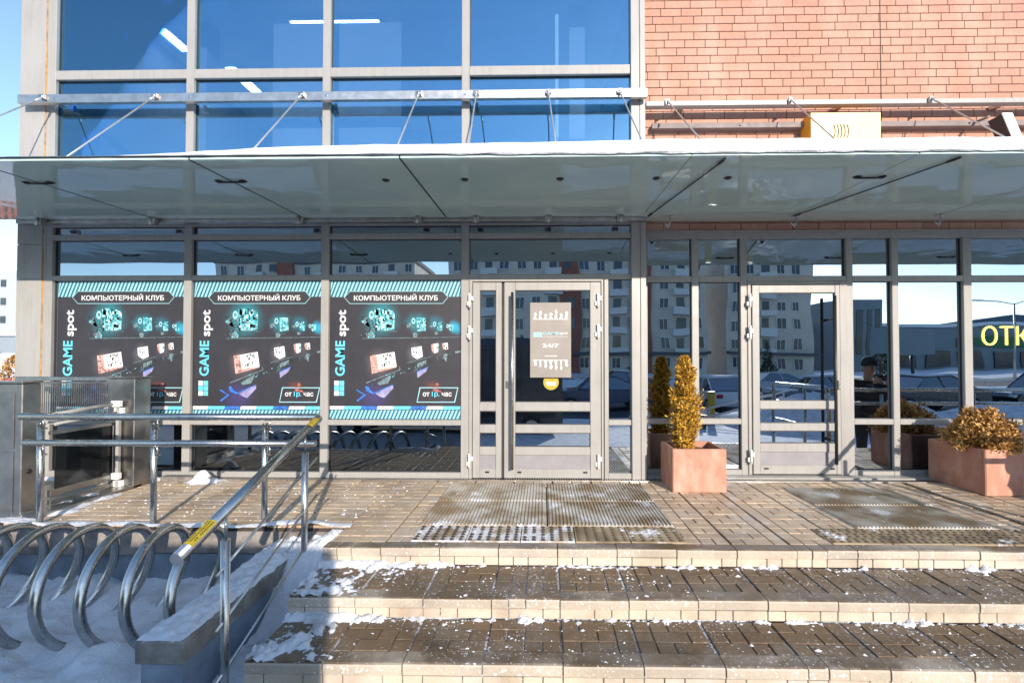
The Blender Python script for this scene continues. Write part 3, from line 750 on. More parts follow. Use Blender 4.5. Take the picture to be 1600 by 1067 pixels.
# ================================================================ CANOPY
can = empty('glass_canopy', (0, 0, 2.75), 'long frosted glass canopy with snow on top hung on thin steel rods', 'canopy')
def cz(Y): return 2.706 + .0443 * (Y + 1.68)       # underside height
CF, CB = -1.68, -.11
joints = [-9.5, -7.4, -5.78, -4.15, -2.54, -1.02, 1.05, 2.63, 4.12, 5.7, 7.3, 8.9]
for a, b in zip(joints, joints[1:]):
    CB_ = .12 if a > 1 else CB
    mb = MB(); g_ = .006
    vs = [(x, y, cz(y) + t) for t in (0, .02) for (x, y) in ((a + g_, CF), (b - g_, CF), (b - g_, CB_), (a + g_, CB_))]
    mb.add(vs, [(3, 2, 1, 0), (4, 5, 6, 7), (0, 1, 5, 4), (1, 2, 6, 5), (2, 3, 7, 6), (3, 0, 4, 7)]); mb.build('glass_panel', 'canopy', can)
mb = MB()
for x in joints[1:-1]:
    w = .0075 if x < 0 else .004
    MB().add([(x + dx, y, cz(y) + dz) for dz in (-.002, .018) for dx, y in ((-w, CF + .004), (w, CF + .004), (w, CB), (-w, CB))], [(3, 2, 1, 0), (4, 5, 6, 7), (0, 1, 5, 4), (1, 2, 6, 5), (2, 3, 7, 6), (3, 0, 4, 7)]).build('joint_seal', 'black' if x < 0 else 'mall2', can)
SB = (at(620, 165.5).z, at(620, 152.5).z)
MB().bbox(-5.66, xc1 + .0, -.125, -.075, SB[0], SB[1], .003).build('upper_rail', 'steel_dull', can)
mb = MB()
for px in (86, 297, 510, 727, 740, 990, 1002): 
    x = at(px, 158, -.12).x; mb.cyl((x, -.131, sum(SB) / 2), (x, -.125, sum(SB) / 2), .012, 8); mb.box(x - .02, x + .02, -.075, -.0, SB[0] + .01, SB[1] - .01)
mb.build('rail_bolts', 'steel', can)
lz = (at(620, 333.5, -.1).z, at(620, 327, -.1).z, at(620, 346, -.1).z, at(620, 337, -.1).z)
MB().bbox(-5.68, xc1, -.10, -.03, lz[2], lz[3], .003).build('lower_rail', 'steel_dull', can)
MB().bbox(-5.68, xc1, -.106, -.03, lz[0] + .004, lz[1] + .012, .003).build('lower_rail', 'steel_dull', can)
def fitting(x, y, w=.05):
    mb = MB(); mb.cyl((x, y, cz(y) - .014), (x, y, cz(y) + .05), .018, 10); mb.cyl((x, y, cz(y) - .006), (x, y, cz(y)), .03, 12); return mb
FY = -1.24
def rod(x0, y0, z0, x1, y1, z1, r=.0075, name='rod', mat='rod'):
    mb = MB(); a, b = Vector((x0, y0, z0)), Vector((x1, y1, z1)); d = (b - a).normalized()
    mb.cyl(a, b, r, 8); mb.cyl(a, a + d * .09, r * 1.7, 8); mb.cyl(b - d * .09, b, r * 1.7, 8); mb.build(name, mat, can)
RZ = sum(SB) / 2
for xw, xf, pair in ((-5.36, -5.72, 1), (-4.14, -4.14, 1), (-2.56, -2.54, 1), (-1.31, -1.27, 0), (-.70, -.63, 0), (.06, .14, 0), (.81, .91, 0)):
    rod(xw, -.14, RZ, xf, FY, cz(FY) + .05)
    mb = MB(); mb.bbox(xw - .03, xw + .03, -.16, -.126, RZ - .02, RZ + .03, .004); mb.cyl((xw - .02, -.15, RZ), (xw + .02, -.15, RZ), .014, 8); mb.build('bracket', 'steel', can)
    if pair:
        mb = MB()
        for s in (-.1, .1): mb.add(*[(fitting(xf + s, FY).v), fitting(xf + s, FY).f])
        mb.tube([(xf - .1, FY, cz(FY) - .012), (xf + .1, FY, cz(FY) - .012)], .008, 8)
    else: mb = fitting(xf, FY)
    mb.build('clamp', 'black', can)
    x = xw; MB().bbox(x - .035, x + .035, -.17, -.107, cz(CB) - .07, cz(CB) - .004, .004).cyl((x, -.175, cz(CB) - .085), (x, -.175, cz(CB) - .0), .012, 8).build('wall_clamp', 'steel_dull', can)
# fixings of the brick side
RT = (at(1300, 167, .02).z, at(1300, 161, .02).z)
MB().bbox(xc1 + .01, 8.9, -.03, .05, RT[0], RT[1] + .01, .003).build('brick_side_rail', 'panel', can)
mb = MB()
for x in (1.5, 3.2, 4.9, 6.5): MB().box(x - .03, x + .03, .05, RY - .008, RT[0], RT[1]).build('rail_stand_off', 'steel_dull', can)
for xw, xf, pair in ((1.33, 1.48, 0), (2.63, 2.60, 1), (4.10, 4.12, 1), (5.7, 5.7, 1), (7.3, 7.3, 1)):
    rod(xw, -.05, RT[1], xf, FY, cz(FY) + .05, .007)
    MB().bbox(xw - .02, xw + .02, -.06, -.031, RT[0] - .01, RT[1] + .02, .003).build('bracket', 'steel', can)
    if pair:
        mb = MB()
        for s in (-.1, .1): mb.add(*[(fitting(xf + s, FY).v), fitting(xf + s, FY).f])
        mb.tube([(xf - .1, FY, cz(FY) - .012), (xf + .1, FY, cz(FY) - .012)], .008, 8)
    else: mb = fitting(xf, FY)
    mb.build('clamp', 'black', can)
    # chromed hook under the wall edge
    yb = -.14; zc = cz(CB) - .02
    MB().tube([(xw, yb, zc + .03), (xw, yb, zc - .05), (xw - .015, yb - .01, zc - .085), (xw - .05, yb - .01, zc - .085), (xw - .065, yb - .01, zc - .06)], .008, 8).cyl((xw - .03, yb - .02, zc - .095), (xw - .03, yb, zc - .095), .018, 10).cyl((xw - .05, yb, zc), (xw + .03, yb, zc), .008, 8).build('hook', 'steel', can)
for x0r, x1r in ((1.30, 1.05), (2.63, 2.63)): pass
rod(1.10, -.15, cz(CB) - .015, 1.30, CF + .04, cz(CF) - .010, .0055, 'lower_rod', 'black'); rod(2.6, -.15, cz(CB) - .02, 2.95, CF + .04, cz(CF) - .010, .0055, 'lower_rod', 'black')
# cable tray behind the snow on the brick
tray = empty('wall_cable_channel', (2, RY, 3.85), 'brown steel channel bolted along the bricks behind the yellow sign', 'channel')
c0 = at(1018, 195, .08).x; c1 = at(1592, 195, .08).x; tz = (at(1300, 200, .08).z, at(1300, 191.5, .08).z)
MB().bbox(c0, 8.8, .06, RY - .008, tz[0], tz[1], .003).build('channel', 'rail_brown', tray)
mb = MB()
for px in (1030, 1157, 1515): x = at(px, 195, .06).x; mb.cyl((x, .05, sum(tz) / 2), (x, .06, sum(tz) / 2), .011, 8)
mb.build('bolts', 'black', tray)

# snow on the canopy
def can_snow():
    mb = MB(); nx, ny = 520, 26; x0, x1 = -9.4, 8.8
    def th(x): 
        base = .018 + .088 * ss(-3.7, -1.4, x) + .030 * ss(-1.4, 1.5, x)
        return base
    top = []; 
    for j in range(ny + 1):
        v = j / ny
        for i in range(nx + 1):
            x = x0 + (x1 - x0) * i / nx; y = CF - .012 + ((.12 if x > .98 else -.03) - CF) * v
            rim = min(1, v * ny / 1.6 + .0) ** .5 if j < 3 else 1
            hh = th(x) * (1 + .08 * fbm(x, y, .8)) * (.25 + .75 * rim if j else .0)
            yy = y - (.012 + .010 * fbm(x, 3, 3)) * (1 if j < 2 else 0)
            top.append((x, yy, cz(y) + .0215 + hh))
    fs = [(j * (nx + 1) + i, j * (nx + 1) + i + 1, (j + 1) * (nx + 1) + i + 1, (j + 1) * (nx + 1) + i) for j in range(ny) for i in range(nx)]
    mb.add(top, fs, True)
    return mb
cs = can_snow()
# ragged front lip of the snow hanging a little over the glass edge
lip = []; nx = 520
for i in range(nx + 1):
    x = -9.4 + 18.2 * i / nx; t = .6 + .5 * fbm(x, 1, 6, 4); lip.append((x, CF - .014, cz(CF) + .020 - .012 * max(0, t) * ss(-2, .5, x)))
b0 = len(cs.v); cs.v += lip; 
for i in range(nx): cs.f.append((b0 + i, b0 + i + 1, i + 1, i)); cs.sm.append(False); cs.mi.append(0)
tag(cs.build('canopy_snow', 'snow'), 'thick white layer of snow lying on the glass canopy', 'snow', kind='stuff')

# yellow box sign on the brick
sg = empty('box_sign', (3.2, 0, 3.7), 'yellow box sign with four curved strokes behind the canopy snow', 'sign')
q0, q1, q2, q3 = at(1266, 195, -.05).x, at(1376, 195, -.05).x, 3.05, at(1320, 176, -.05).z
MB().bbox(q0, q1, -.05, RY - .01, q2, q3, .006).build('case', 'orange', sg); MB().bbox(q0 + .004, q1 - .003, -.056, -.051, q2 + .004, q3 - .004, .002).build('face', 'signcream', sg)
mb = MB()
for i in range(5):
    cx = at(1304 + i * 5.2, 208, -.06).x; 
    pts = [(cx + .028 * math.cos(a) - .02, -.058, at(1320, 205, -.06).z + .075 * math.sin(a)) for a in [R(v) for v in range(-70, 71, 14)]]
    mb.tube(pts, .0045, 5)
mb.build('curved_strokes', 'black', sg)
fl = empty('floodlight', (4.9, 0, 3.8), 'white floodlight tilted down behind the canopy snow at the far right', 'floodlight')
f0 = at(1556, 190, -.25).x
q = lambda px, py: (at(px, py, -.25).x, at(px, py, -.25).z)
MB().prism([q(1566, 178), q(1580, 178), q(1597, 216), q(1583, 216)], -.245, -.10).build('housing', 'black', fl, fix=True)
MB().prism([q(1565, 177), q(1581, 177), q(1598, 217), q(1582, 217)], -.256, -.246).build('front_plate', 'white', fl, fix=True)
MB().cyl((f0 + .08, -.1, 3.8), (f0 + .08, RY - .01, 3.83), .015, 8).build('arm', 'rail_brown', fl)

# ================================================================ POSTERS
def mat_sheet():
    """printed dark room: soft coloured glows where the lit machines are pictured (flat print)"""
    m, nt, b = newmat('poster_sheet'); tc = N(nt, 'ShaderNodeTexCoord').outputs['Object']
    nz = N(nt, 'ShaderNodeTexNoise'); nz.inputs['Scale'].default_value = 7; nz.inputs['Detail'].default_value = 5; nt.links.new(tc, nz.inputs['Vector'])
    col = mixc(nt, nz.outputs[0], (.020, .019, .024), (.040, .038, .044))
    for u, v, r_, c in ((.40, .74, .26, (.02, .22, .26)), (.68, .70, .15, (.02, .16, .20)), (.83, .69, .12, (.02, .14, .20)), (.97, .67, .10, (.02, .30, .45)),
                        (.40, .40, .22, (.11, .09, .10)), (.66, .48, .13, (.09, .085, .095)), (.36, .17, .22, (.05, .04, .13)), (.85, .50, .12, (.07, .07, .08)), (.80, .22, .12, (.12, .04, .03))):
        mp = N(nt, 'ShaderNodeMapping'); nt.links.new(tc, mp.inputs[0]); mp.inputs['Location'].default_value = (-u * 1.41, 0, -v * 1.50)
        ds = N(nt, 'ShaderNodeVectorMath', operation='LENGTH'); nt.links.new(mp.outputs[0], ds.inputs[0])
        dd = mul(nt, ds.outputs['Value'], mul(nt, mul(nt, nz.outputs[0], .5, 'SUBTRACT'), .16), 'ADD')
        g_ = N(nt, 'ShaderNodeMapRange', interpolation_type='SMOOTHSTEP'); nt.links.new(dd, g_.inputs[0]); g_.inputs[1].default_value = r_; g_.inputs[2].default_value = 0
        col = mixc(nt, g_.outputs[0], col, c)
    nt.links.new(col, b.inputs['Base Color']); b.inputs['Roughness'].default_value = .45
    bump(nt, b, noise_fac(nt, 2.5, 3, 0, 1, vec=tc), .25, .01); return m
M['poster_sheet'] = mat_sheet()
def poster(i, x0, x1, label):
    Y = -.003 + .04 - .0    # on the outside of the pane
    Y = .042
    z0, z1 = at((0, 184, 400, 616)[i], 655.5).z, at((0, 184, 400, 616)[i], 437).z
    U = lambda zx: x0 + (x1 - x0) * (zx - 72) / (990 - 72)
    V = lambda zy: z1 - (z1 - z0) * (zy - 25) / (1000 - 25)
    p = empty('window_poster', (x0, Y, z0), label, 'poster', 'dark computer club posters on the shop windows')
    sh = MB().box(0, x1 - x0, 0, .002, 0, z1 - z0).build('sheet', 'poster_sheet', p, pos=(x0, Y, z0))
    def poly(pts, l=1, mb=None):
        mb = mb or MB(); y = Y - .0012 * l; mb.add([(U(a), y, V(b)) for a, b in pts], [tuple(range(len(pts)))[::-1]]); return mb
    def fillp(name, shapes, mat, l=1, each=None):
        if each is None: each = 1 < len(shapes) < 14
        if each:
            for s in shapes: poly(s, l).build(name, mat, p)
            return
        mb = MB()
        for s in shapes: poly(s, l, mb)
        o = mb.build(name, mat, p, fix=False)
        if len(shapes) > 13: o['kind'] = 'stuff'
    fillp('band', [[(72, 25), (990, 25), (990, 142), (72, 142)], [(72, 934), (990, 934), (990, 1000), (72, 1000)]], 'teal_dark', 1)
    for pts_ in ([(158, 292), (158, 306), (186, 306), (186, 292)],): pass
    st = []
    x = 40.
    while x < 1010:
        for (ya, yb, sl) in ((25, 142, 44), (937, 1000, 26)):
            q = [(x + sl, ya), (x + sl + 13, ya), (x + 13, yb), (x, yb)]; q = [(min(990, max(72, a)), b) for a, b in q]
            if q[1][0] - q[0][0] > 1 or q[2][0] - q[3][0] > 1: st.append(q)
        x += 26
    fillp('diagonal_stripes', st, 'cyan_pale', 2)
    hexa = lambda d: [(178 - d, 145), (215 - d * .4, 105 - d), (855 + d * .4, 105 - d), (890 + d, 145), (855 + d * .4, 187 + d), (215 - d * .4, 187 + d)]
    fillp('title_border', [hexa(4)], 'cyan_pale', 3); fillp('title_box', [hexa(0)], 'print_grey', 4)
    text_mb('КОМПЬЮТЕРНЫЙ КЛУБ', U(243), U(823), V(168), V(122), Y - .0075, .018).build('title_text', 'white_print', p)
    text_mb('GAME', U(115), U(182), V(698), V(450), Y - .003, .022, True).build('logo_text', 'cyan', p)
    text_mb('spot', U(135), U(208), V(418), V(234), Y - .003, .02, True).build('logo_text', 'white_print', p)
    cyan = []; wh = []
    for r in range(3):
        for c in range(2):
            q = [(110 + c * 36, 732 + r * 36), (142 + c * 36, 732 + r * 36), (142 + c * 36, 764 + r * 36), (110 + c * 36, 764 + r * 36)]
            (wh if (c == 0 and r != 1) else cyan).append(q)
    fillp('logo_squares', cyan, 'cyan', 2); fillp('logo_squares', wh, 'white_print', 2)
    # glowing computer cases and their fans
    cases = [[(385, 228), (430, 222), (460, 238), (512, 240), (525, 262), (522, 372), (470, 380), (395, 376), (400, 330), (388, 300)],
             [(675, 287), (735, 290), (741, 380), (680, 384)], [(815, 316), (852, 318), (853, 380), (820, 382)], [(900, 336), (930, 338), (930, 384), (902, 385)]]
    fillp('computer_case', cases, 'pc', 2)
    for cx, cy, r in ((365, 270, 30), (655, 312, 22), (800, 335, 18), (890, 348, 14)):
        rim = []
        for k in range(12):
            a, b = 6.2832 * k / 12, 6.2832 * (k + 1) / 12
            rim.append([(cx + r * .62 * math.cos(a), cy + r * math.sin(a)), (cx + r * .62 * math.cos(b), cy + r * math.sin(b)), (cx + r * .30 * math.cos(b), cy + r * .5 * math.sin(b)), (cx + r * .30 * math.cos(a), cy + r * .5 * math.sin(a))][::-1])
        fillp('fan_ring', rim, 'cyan_pale', 3, False)
    fillp('desk_line', [[(300, 433), (985, 424), (985, 427), (300, 437)], [(330, 744), (568, 650), (568, 655), (332, 750)], [(610, 606), (775, 560), (775, 563), (612, 609)], [(330, 376), (540, 384), (540, 387), (330, 379)], [(560, 632), (566, 650), (562, 652), (556, 634)]], 'key', 2)
    fillp('cooler', [[(345, 400), (372, 388), (388, 408), (380, 432), (352, 434), (338, 420)], [(650, 398), (672, 392), (684, 410), (676, 430), (655, 430)], [(800, 392), (818, 390), (826, 404), (805, 412)], [(290, 318), (330, 290), (345, 320), (320, 340), (360, 365), (310, 330)], [(607, 340), (640, 320), (645, 350), (612, 362)], [(760, 350), (785, 338), (790, 360)]], 'key', 2)
    fillp('monitor', [[(400, 550), (525, 528), (540, 632), (415, 650)], [(640, 500), (712, 488), (720, 562), (680, 580), (645, 558)], [(790, 473), (826, 468), (826, 530), (800, 540)], [(866, 467), (890, 465), (895, 510), (872, 514)]], 'monitor', 3)
    fillp('monitor_edge', [[(355, 556), (400, 549), (415, 650), (535, 632), (540, 638), (370, 684)], [(776, 478), (789, 474), (798, 540), (782, 520)], [(852, 470), (865, 468), (872, 514), (858, 512)]], 'monitor2', 2)
    fillp('keyboard', [[(408, 745), (500, 690), (506, 700), (480, 750), (420, 762)], [(680, 612), (745, 585), (740, 615), (682, 640)], [(862, 545), (890, 540), (882, 600), (862, 572)], [(940, 525), (990, 520), (990, 526), (945, 540)]], 'key', 2)
    fillp('armrest', [[(395, 822), (515, 760), (518, 785), (455, 852), (420, 840)], [(680, 668), (758, 634), (742, 668), (684, 712)]], 'violet', 2)
    fillp('chair_edge', [[(258, 796), (270, 793), (332, 832), (270, 878), (266, 868), (312, 832)], [(325, 770), (345, 772), (362, 800), (385, 815), (512, 757), (515, 763), (384, 824), (350, 815), (330, 800)], [(680, 665), (757, 632), (758, 638), (682, 672)]], 'blue_print', 3)
    rp = random.Random(77); dt = {'cyan_pale': MB(), 'print_black': MB(), 'cyan': MB(), 'white_print': MB(), 'key': MB()}
    def bit(m, cx, cy, w, h, l, sk=0):
        poly([(cx - w, cy - h), (cx + w, cy - h + sk), (cx + w * rp.uniform(.4, 1), cy + h + sk), (cx - w * rp.uniform(.5, 1), cy + h)], l, dt[m])
    for (ax, ay, bx, by, k) in ((392, 236, 520, 374, 70), (678, 292, 738, 380, 34), (818, 320, 850, 380, 22), (902, 340, 928, 382, 14)):
        f = (bx - ax) / 128
        for q in range(k):
            m = rp.choice(['print_black', 'print_black', 'cyan', 'cyan_pale', 'white_print', 'print_black']); big = m == 'print_black'
            bit(m, rp.uniform(ax, bx), rp.uniform(ay, by), rp.uniform(2, 11 if big else 7) * max(.5, f), rp.uniform(1.5, 16 if big else 6) * max(.5, f), 2.4)
        for q in range(int(k * .9)):        # chair and desk clutter beside each machine
            bit(rp.choice(['key', 'print_black', 'key', 'cyan']), ax - abs(rp.gauss(0, 30)) * f - 5, rp.uniform(ay + 20, by + 55 * f), rp.uniform(1.5, 8) * f, rp.uniform(1, 6) * f, 2.2, rp.uniform(-5, 5))
    for (pts_, k) in ((((400, 550), (525, 528), (415, 650)), 46), (((640, 500), (712, 488), (650, 572)), 22), (((790, 473), (826, 468), (800, 534)), 10), (((866, 467), (890, 465), (872, 510)), 6)):
        (ax, ay), (bx, by), (cx, cy) = pts_
        for q in range(k):
            a, b = rp.uniform(.05, .92), rp.uniform(.08, .88)
            bit(rp.choice(['key', 'print_black', 'cyan_pale', 'key']), ax + (bx - ax) * a + (cx - ax) * b, ay + (by - ay) * a + (cy - ay) * b, rp.uniform(1, 6), rp.uniform(1, 9), 3.5, -2)
    for q in range(60):
        t_ = rp.random(); bit(rp.choice(['key', 'print_black', 'print_black', 'key', 'cyan']), 420 + 500 * t_, 735 - 190 * t_ + rp.gauss(0, 12), rp.uniform(2, 10) * (1.1 - t_), rp.uniform(1, 4), 2.3, rp.uniform(-8, 0))
    for m, g_ in dt.items():
        o = g_.build('picture_detail', m, p); o['kind'] = 'stuff'
    # price
    par = lambda d: [(702 - d, 780 - d), (962 + d, 780 - d), (940 + d, 880 + d), (682 - d, 880 + d)]
    fillp('price_border', [par(3)], 'cyan_pale', 3); fillp('price_box', [par(-3)], 'price_grey', 4)
    fillp('emblem', [[(806, 752), (822, 745), (834, 758), (824, 770), (846, 778), (790, 778), (812, 770)], [(785, 792), (810, 786), (845, 800), (850, 812), (800, 806)]], 'red_print', 5)
    text_mb('от', U(722), U(768), V(840), V(812), Y - .0085, .018).build('price_text', 'white_print', p)
    text_mb('1р.', U(784), U(836), V(848), V(806), Y - .0085, .018).build('price_text', 'cyan', p)
    text_mb('час', U(852), U(920), V(840), V(812), Y - .0085, .018).build('price_text', 'white_print', p)
    ws, cs_, bs = [], [], []
    x = 72; k = 0
    for w, t in ((110, 0), (118, 1), (60, 2), (48, 3), (110, 0), (118, 1), (60, 2), (48, 3), (110, 0), (136, 1)):
        q = [(x, 909), (min(990, x + w), 909), (min(990, x + w - 8), 931), (x - (8 if x > 72 else 0), 931)]; (ws, cs_, bs, bs)[t].append(q); x += w + 1
        if x > 985: break
    fillp('bottom_band', ws, 'white_print', 2); fillp('bottom_band', cs_, 'cyan', 2); fillp('bottom_band', bs, 'blue_print', 2)
pe = [(at(83, 545).x, at(288.5, 545).x), (at(298, 545).x, at(503.5, 545).x), (at(511.5, 545).x, at(721, 545).x)]
poster(1, *pe[0], 'dark computer club poster on the leftmost window, partly behind the steel cabinets')
poster(2, *pe[1], 'dark computer club poster on the middle window')
poster(3, *pe[2], 'dark computer club poster beside the double door')

# notice board on the double door
nb = empty('door_notice', (xx(828), DY, zz(590)), 'upright beige notice with 24/7 and pale figures on the double door', 'notice')
NY = DY - .03
n0, n1, nz0, nz1 = xx(828.5), xx(892), zz(589.5), zz(473.5)
MB().bbox(n0, n1, NY, NY + .006, nz0, nz1, .001).build('board', 'notice', nb)
nu = lambda f: n0 + (n1 - n0) * f; nv = lambda f: nz1 - (nz1 - nz0) * f
rs = random.Random(3); mb = MB()
for top in (1, 0):
    for k in range(7):
        cx = nu(.12 + .127 * k); h = rs.uniform(.07, .145); w = rs.uniform(.012, .022)
        b = nv(.222) if top else nv(.770); s = 1 if top else -1; hh = h * (nz1 - nz0) * s
        pts = [(cx - w, b), (cx + w, b), (cx + w * rs.uniform(.2, .7), b + hh * .45), (cx + w * 1.1, b + hh * .7), (cx + w * .3, b + hh), (cx - w * .6, b + hh * .85), (cx - w * .3, b + hh * .5)]
        mb.add([(a, NY - .0015, c) for a, c in pts], [tuple(range(7)) if s < 0 else tuple(range(7))[::-1]])
mb.box(nu(.08), nu(.9), NY - .002, NY - .0003, nv(.228), nv(.222)); mb.box(nu(.08), nu(.9), NY - .002, NY - .0003, nv(.770), nv(.764))
mb.build('figures', 'notice_print', nb)
text_mb('GAME', nu(.31), nu(.70), nv(.43), nv(.395), NY - .002, .012).build('notice_text', 'cyan_pale', nb)
text_mb('spot', nu(.72), nu(.92), nv(.435), nv(.395), NY - .002, .012).build('notice_text', 'white_print', nb)
text_mb('КОМПЬЮТЕРНЫЙ КЛУБ', nu(.31), nu(.92), nv(.462), nv(.447), NY - .002, .01).build('notice_text', 'white_print', nb)
text_mb('24/7', nu(.30), nu(.70), nv(.60), nv(.55), NY - .002, .02).build('notice_text', 'white_print', nb)
MB().box(nu(.36), nu(.65), NY - .002, NY - .0003, nv(.720), nv(.708)).build('printed_line', 'notice_print', nb)
mb = MB()
for r in range(2):
    for c in range(3): mb.box(nu(.08 + c * .075), nu(.145 + c * .075), NY - .002, NY - .0003, nv(.428 + r * .035 - .002), nv(.397 + r * .035))
mb.build('logo_squares', 'cyan_pale', nb)
ys = empty('round_sticker', (xx(861), 0, zz(601)), 'round yellow sticker on the door glass below the notice', 'sticker')
sr = .083; cx, czz = xx(861), zz(597)
MB().cyl((cx, -.003, czz), (cx, -.0005, czz), sr, 32).build('disc', 'yellow_print', ys)
MB().add([(cx - .05, -.004, czz + .01), (cx - .045, -.004, czz - .035), (cx + .045, -.004, czz - .035), (cx + .055, -.004, czz + .012), (cx + .02, -.004, czz - .005)], [(0, 1, 2, 3, 4)]).build('emblem', 'notice_print', ys)

# lit word on the right-hand pane
ow = empty('open_sign', (4.9, .2, 1.5), 'yellow glowing letters on the glass above the right planter', 'sign')
ox = at(1535, 525, .19).x; oz0, oz1 = at(1570, 539.5, .19).z, at(1570, 509.5, .19).z
text_mb('ОТКРЫТО', ox, ox + (at(1602, 525, .19).x - ox) * 2.72, oz0, oz1, .185, -.016, th=.008).build('letters', 'neon', ow)

# ================================================================ PLANTERS AND PLANTS
def planter(x0, x1, y0, y1, h, label):
    t = empty('planter', ((x0 + x1) / 2, (y0 + y1) / 2, 0), label, 'planter')
    w = .035; mb = MB()
    mb.bbox(x0, x1, y0, y0 + w, .0, h, .008).bbox(x0, x1, y1 - w, y1, 0, h, .008).bbox(x0 + .001, x0 + w, y0 + w - .006, y1 - w + .006, .001, h - .001, .006).bbox(x1 - w, x1 - .001, y0 + w - .006, y1 - w + .006, .001, h - .001, .006)
    mb.build('box', 'terra', t)
    hf = heightfield('soil', x0 + w - .002, x1 - w + .002, y0 + w - .002, y1 - w + .002, lambda x, y: h - .06 + .012 * fbm(x, y, 14), .03, 'terra_soil'); hf.parent = t; hf.location = -wp(t)
planter(1.243, 1.757, -.485, -.035, .415, 'square terracotta planter beside the entrance column holding a slim conifer')
planter(4.125, 5.35, -.55, .09, .43, 'long low terracotta planter at the right edge holding a round shrub')
def spray(mb, p, d, L, n, size, rs, flat=.5):
    """a flat fan of scale leaves along a twig"""
    d = d.normalized(); side = d.cross(Vector((rs.uniform(-1, 1), rs.uniform(-1, 1), rs.uniform(-.3, .3)))).normalized()
    for k in range(n):
        t = k / n; q = p + d * L * t; s = 1 if k % 2 else -1
        a = (d * .7 + side * s * flat + Vector((rs.uniform(-.5, .5), rs.uniform(-.5, .5), rs.uniform(-.4, .5)))).normalized()
        w = a.cross(Vector((rs.uniform(-1, 1), rs.uniform(-1, 1), rs.uniform(-1, 1)))).normalized() * size * .17
        l = size * rs.uniform(.7, 1.2)
        mb.add([q, q + a * l * .5 + w, q + a * l, q + a * l * .5 - w], [(0, 1, 2, 3)])
def conifer(cx, cy, z0, H, Rm, label, cat, mat, n, size, seed, prof, name='conifer'):
    rs = random.Random(seed); t = empty(name, (cx, cy, z0), label, cat)
    mb = MB(); trunk = [(cx, cy, z0), (cx + .01, cy, z0 + H * .3), (cx - .01, cy, z0 + H * .65), (cx, cy, z0 + H * .95)]
    mb.tube(trunk, [.016, .012, .008, .003], 8)
    fm = MB()
    for i in range(n):
        v = rs.random(); z = z0 + H * v; r = Rm * prof(v) * (1 + .35 * fbm(math.cos(i) * 2, v * 9, 1.3, 3, seed)); an = rs.random() * 6.2832
        lump = .70 + .62 * noise.noise(Vector((math.cos(an) * 1.6, math.sin(an) * 1.6, v * 8 + seed)))
        r1 = r * lump; r0 = r1 * rs.uniform(.2, .75)
        o = Vector((math.cos(an), math.sin(an), 0)); p = Vector((cx, cy, z - .05 * H * .3)) + o * r0
        d = o * 1. + Vector((0, 0, rs.uniform(.7, 1.8)))
        spray(fm, p, d, max(.02, (r1 - r0) * rs.uniform(.8, 1.7)), 7, size, rs)
        if i % 9 == 0: mb.tube([(cx, cy, z - .03), tuple(p), tuple(p + d.normalized() * .03)], [.004, .003, .0015], 4)
    mb.build('trunk', 'bark', t); tag(fm.build('foliage', mat, t), kind='stuff')
    return t
conifer(1.43, -.26, .36, .93, .215, 'slim golden conifer with brownish tips in the square planter', 'conifer', 'leaf_gold', 1750, .044, 5, lambda v: (1 - v) ** .55 * (.55 + .45 * math.sin(min(1, v * 2.2) * 1.57)) + .05)
def shrub(cx, cy, z0, RX, H, label, mat, n, seed):
    rs = random.Random(seed); t = empty('shrub', (cx, cy, z0), label, 'shrub'); mb = MB(); fm = MB()
    for i in range(n):
        an = rs.random() * 6.2832; el = rs.uniform(.05, 1.5); o = Vector((math.cos(an) * math.cos(el), math.sin(an) * math.cos(el), math.sin(el)))
        k = rs.uniform(.8, 1.15) + .35 * noise.noise(o * 2.5 + Vector((seed, 0, 0)))
        tip = Vector((cx + o.x * RX * k, cy + o.y * RX * k, z0 + o.z * H * k)); q = tip * rs.uniform(.55, .8) + Vector((cx, cy, z0)) * 0; base = Vector((cx, cy, z0)) + (tip - Vector((cx, cy, z0))) * rs.uniform(.35, .75)
        spray(fm, base, (tip - base) + Vector((0, 0, .02)), (tip - base).length, 8, .050, rs, .7)
        if i % 12 == 0: mb.tube([(cx, cy, z0 - .04), tuple(base), tuple(tip)], [.006, .003, .001], 4)
    mb.build('branches', 'bark', t); tag(fm.build('foliage', mat, t), kind='stuff')
shrub(4.34, -.30, .38, .29, .36, 'round bronze conifer shrub in the long planter', 'leaf_brown', 2000, 12)

# ================================================================ RAILINGS
def rail_posts(root, posts, z_top, zb, off, r=.021):
    for (x, y) in posts:
        mb = MB(); mb.cyl((x, y, zb), (x, y, z_top), r, 14); mb.cyl((x, y, z_top), (x, y, z_top + .006), r * 1.02, 14); mb.build('post', 'steel', root)
RYf = -1.45
gd = empty('guard_rail', (-2.8, RYf, 0), 'stainless steel guard rail with two horizontal tubes along the landing edge', 'railing')
ZT_, ZM = .835, .635
MB().tube([(-4.0, RYf, ZT_), (-1.70, RYf, ZT_)], .027, 16).build('top_rail', 'steel', gd)
MB().tube([(-3.97, RYf, ZM), (-1.72, RYf, ZM)], .025, 16).build('middle_rail', 'steel', gd)
gposts = [(-3.89, RYf + .045), (-3.0, RYf + .045), (-2.135, RYf + .045), (-4.05, RYf + .18)]
rail_posts(gd, gposts, ZT_ - .06, -.03, 0)
for x, y in gposts[:3]:
    for z in (ZT_, ZM):
        MB().tube([(x + .02, y, z - .10), (x + .055, y - .01, z - .095), (x + .06, RYf + .01, z - .085), (x + .06, RYf, z - .02)], .006, 6).build('bracket', 'steel', gd)
MB().tube([(-4.05, RYf + .18, ZT_ - .08), (-3.99, RYf + .16, ZT_ - .08), (-3.98, RYf + .05, ZT_ - .05), (-3.98, RYf, ZT_ - .02)], .006, 6).build('bracket', 'steel', gd)
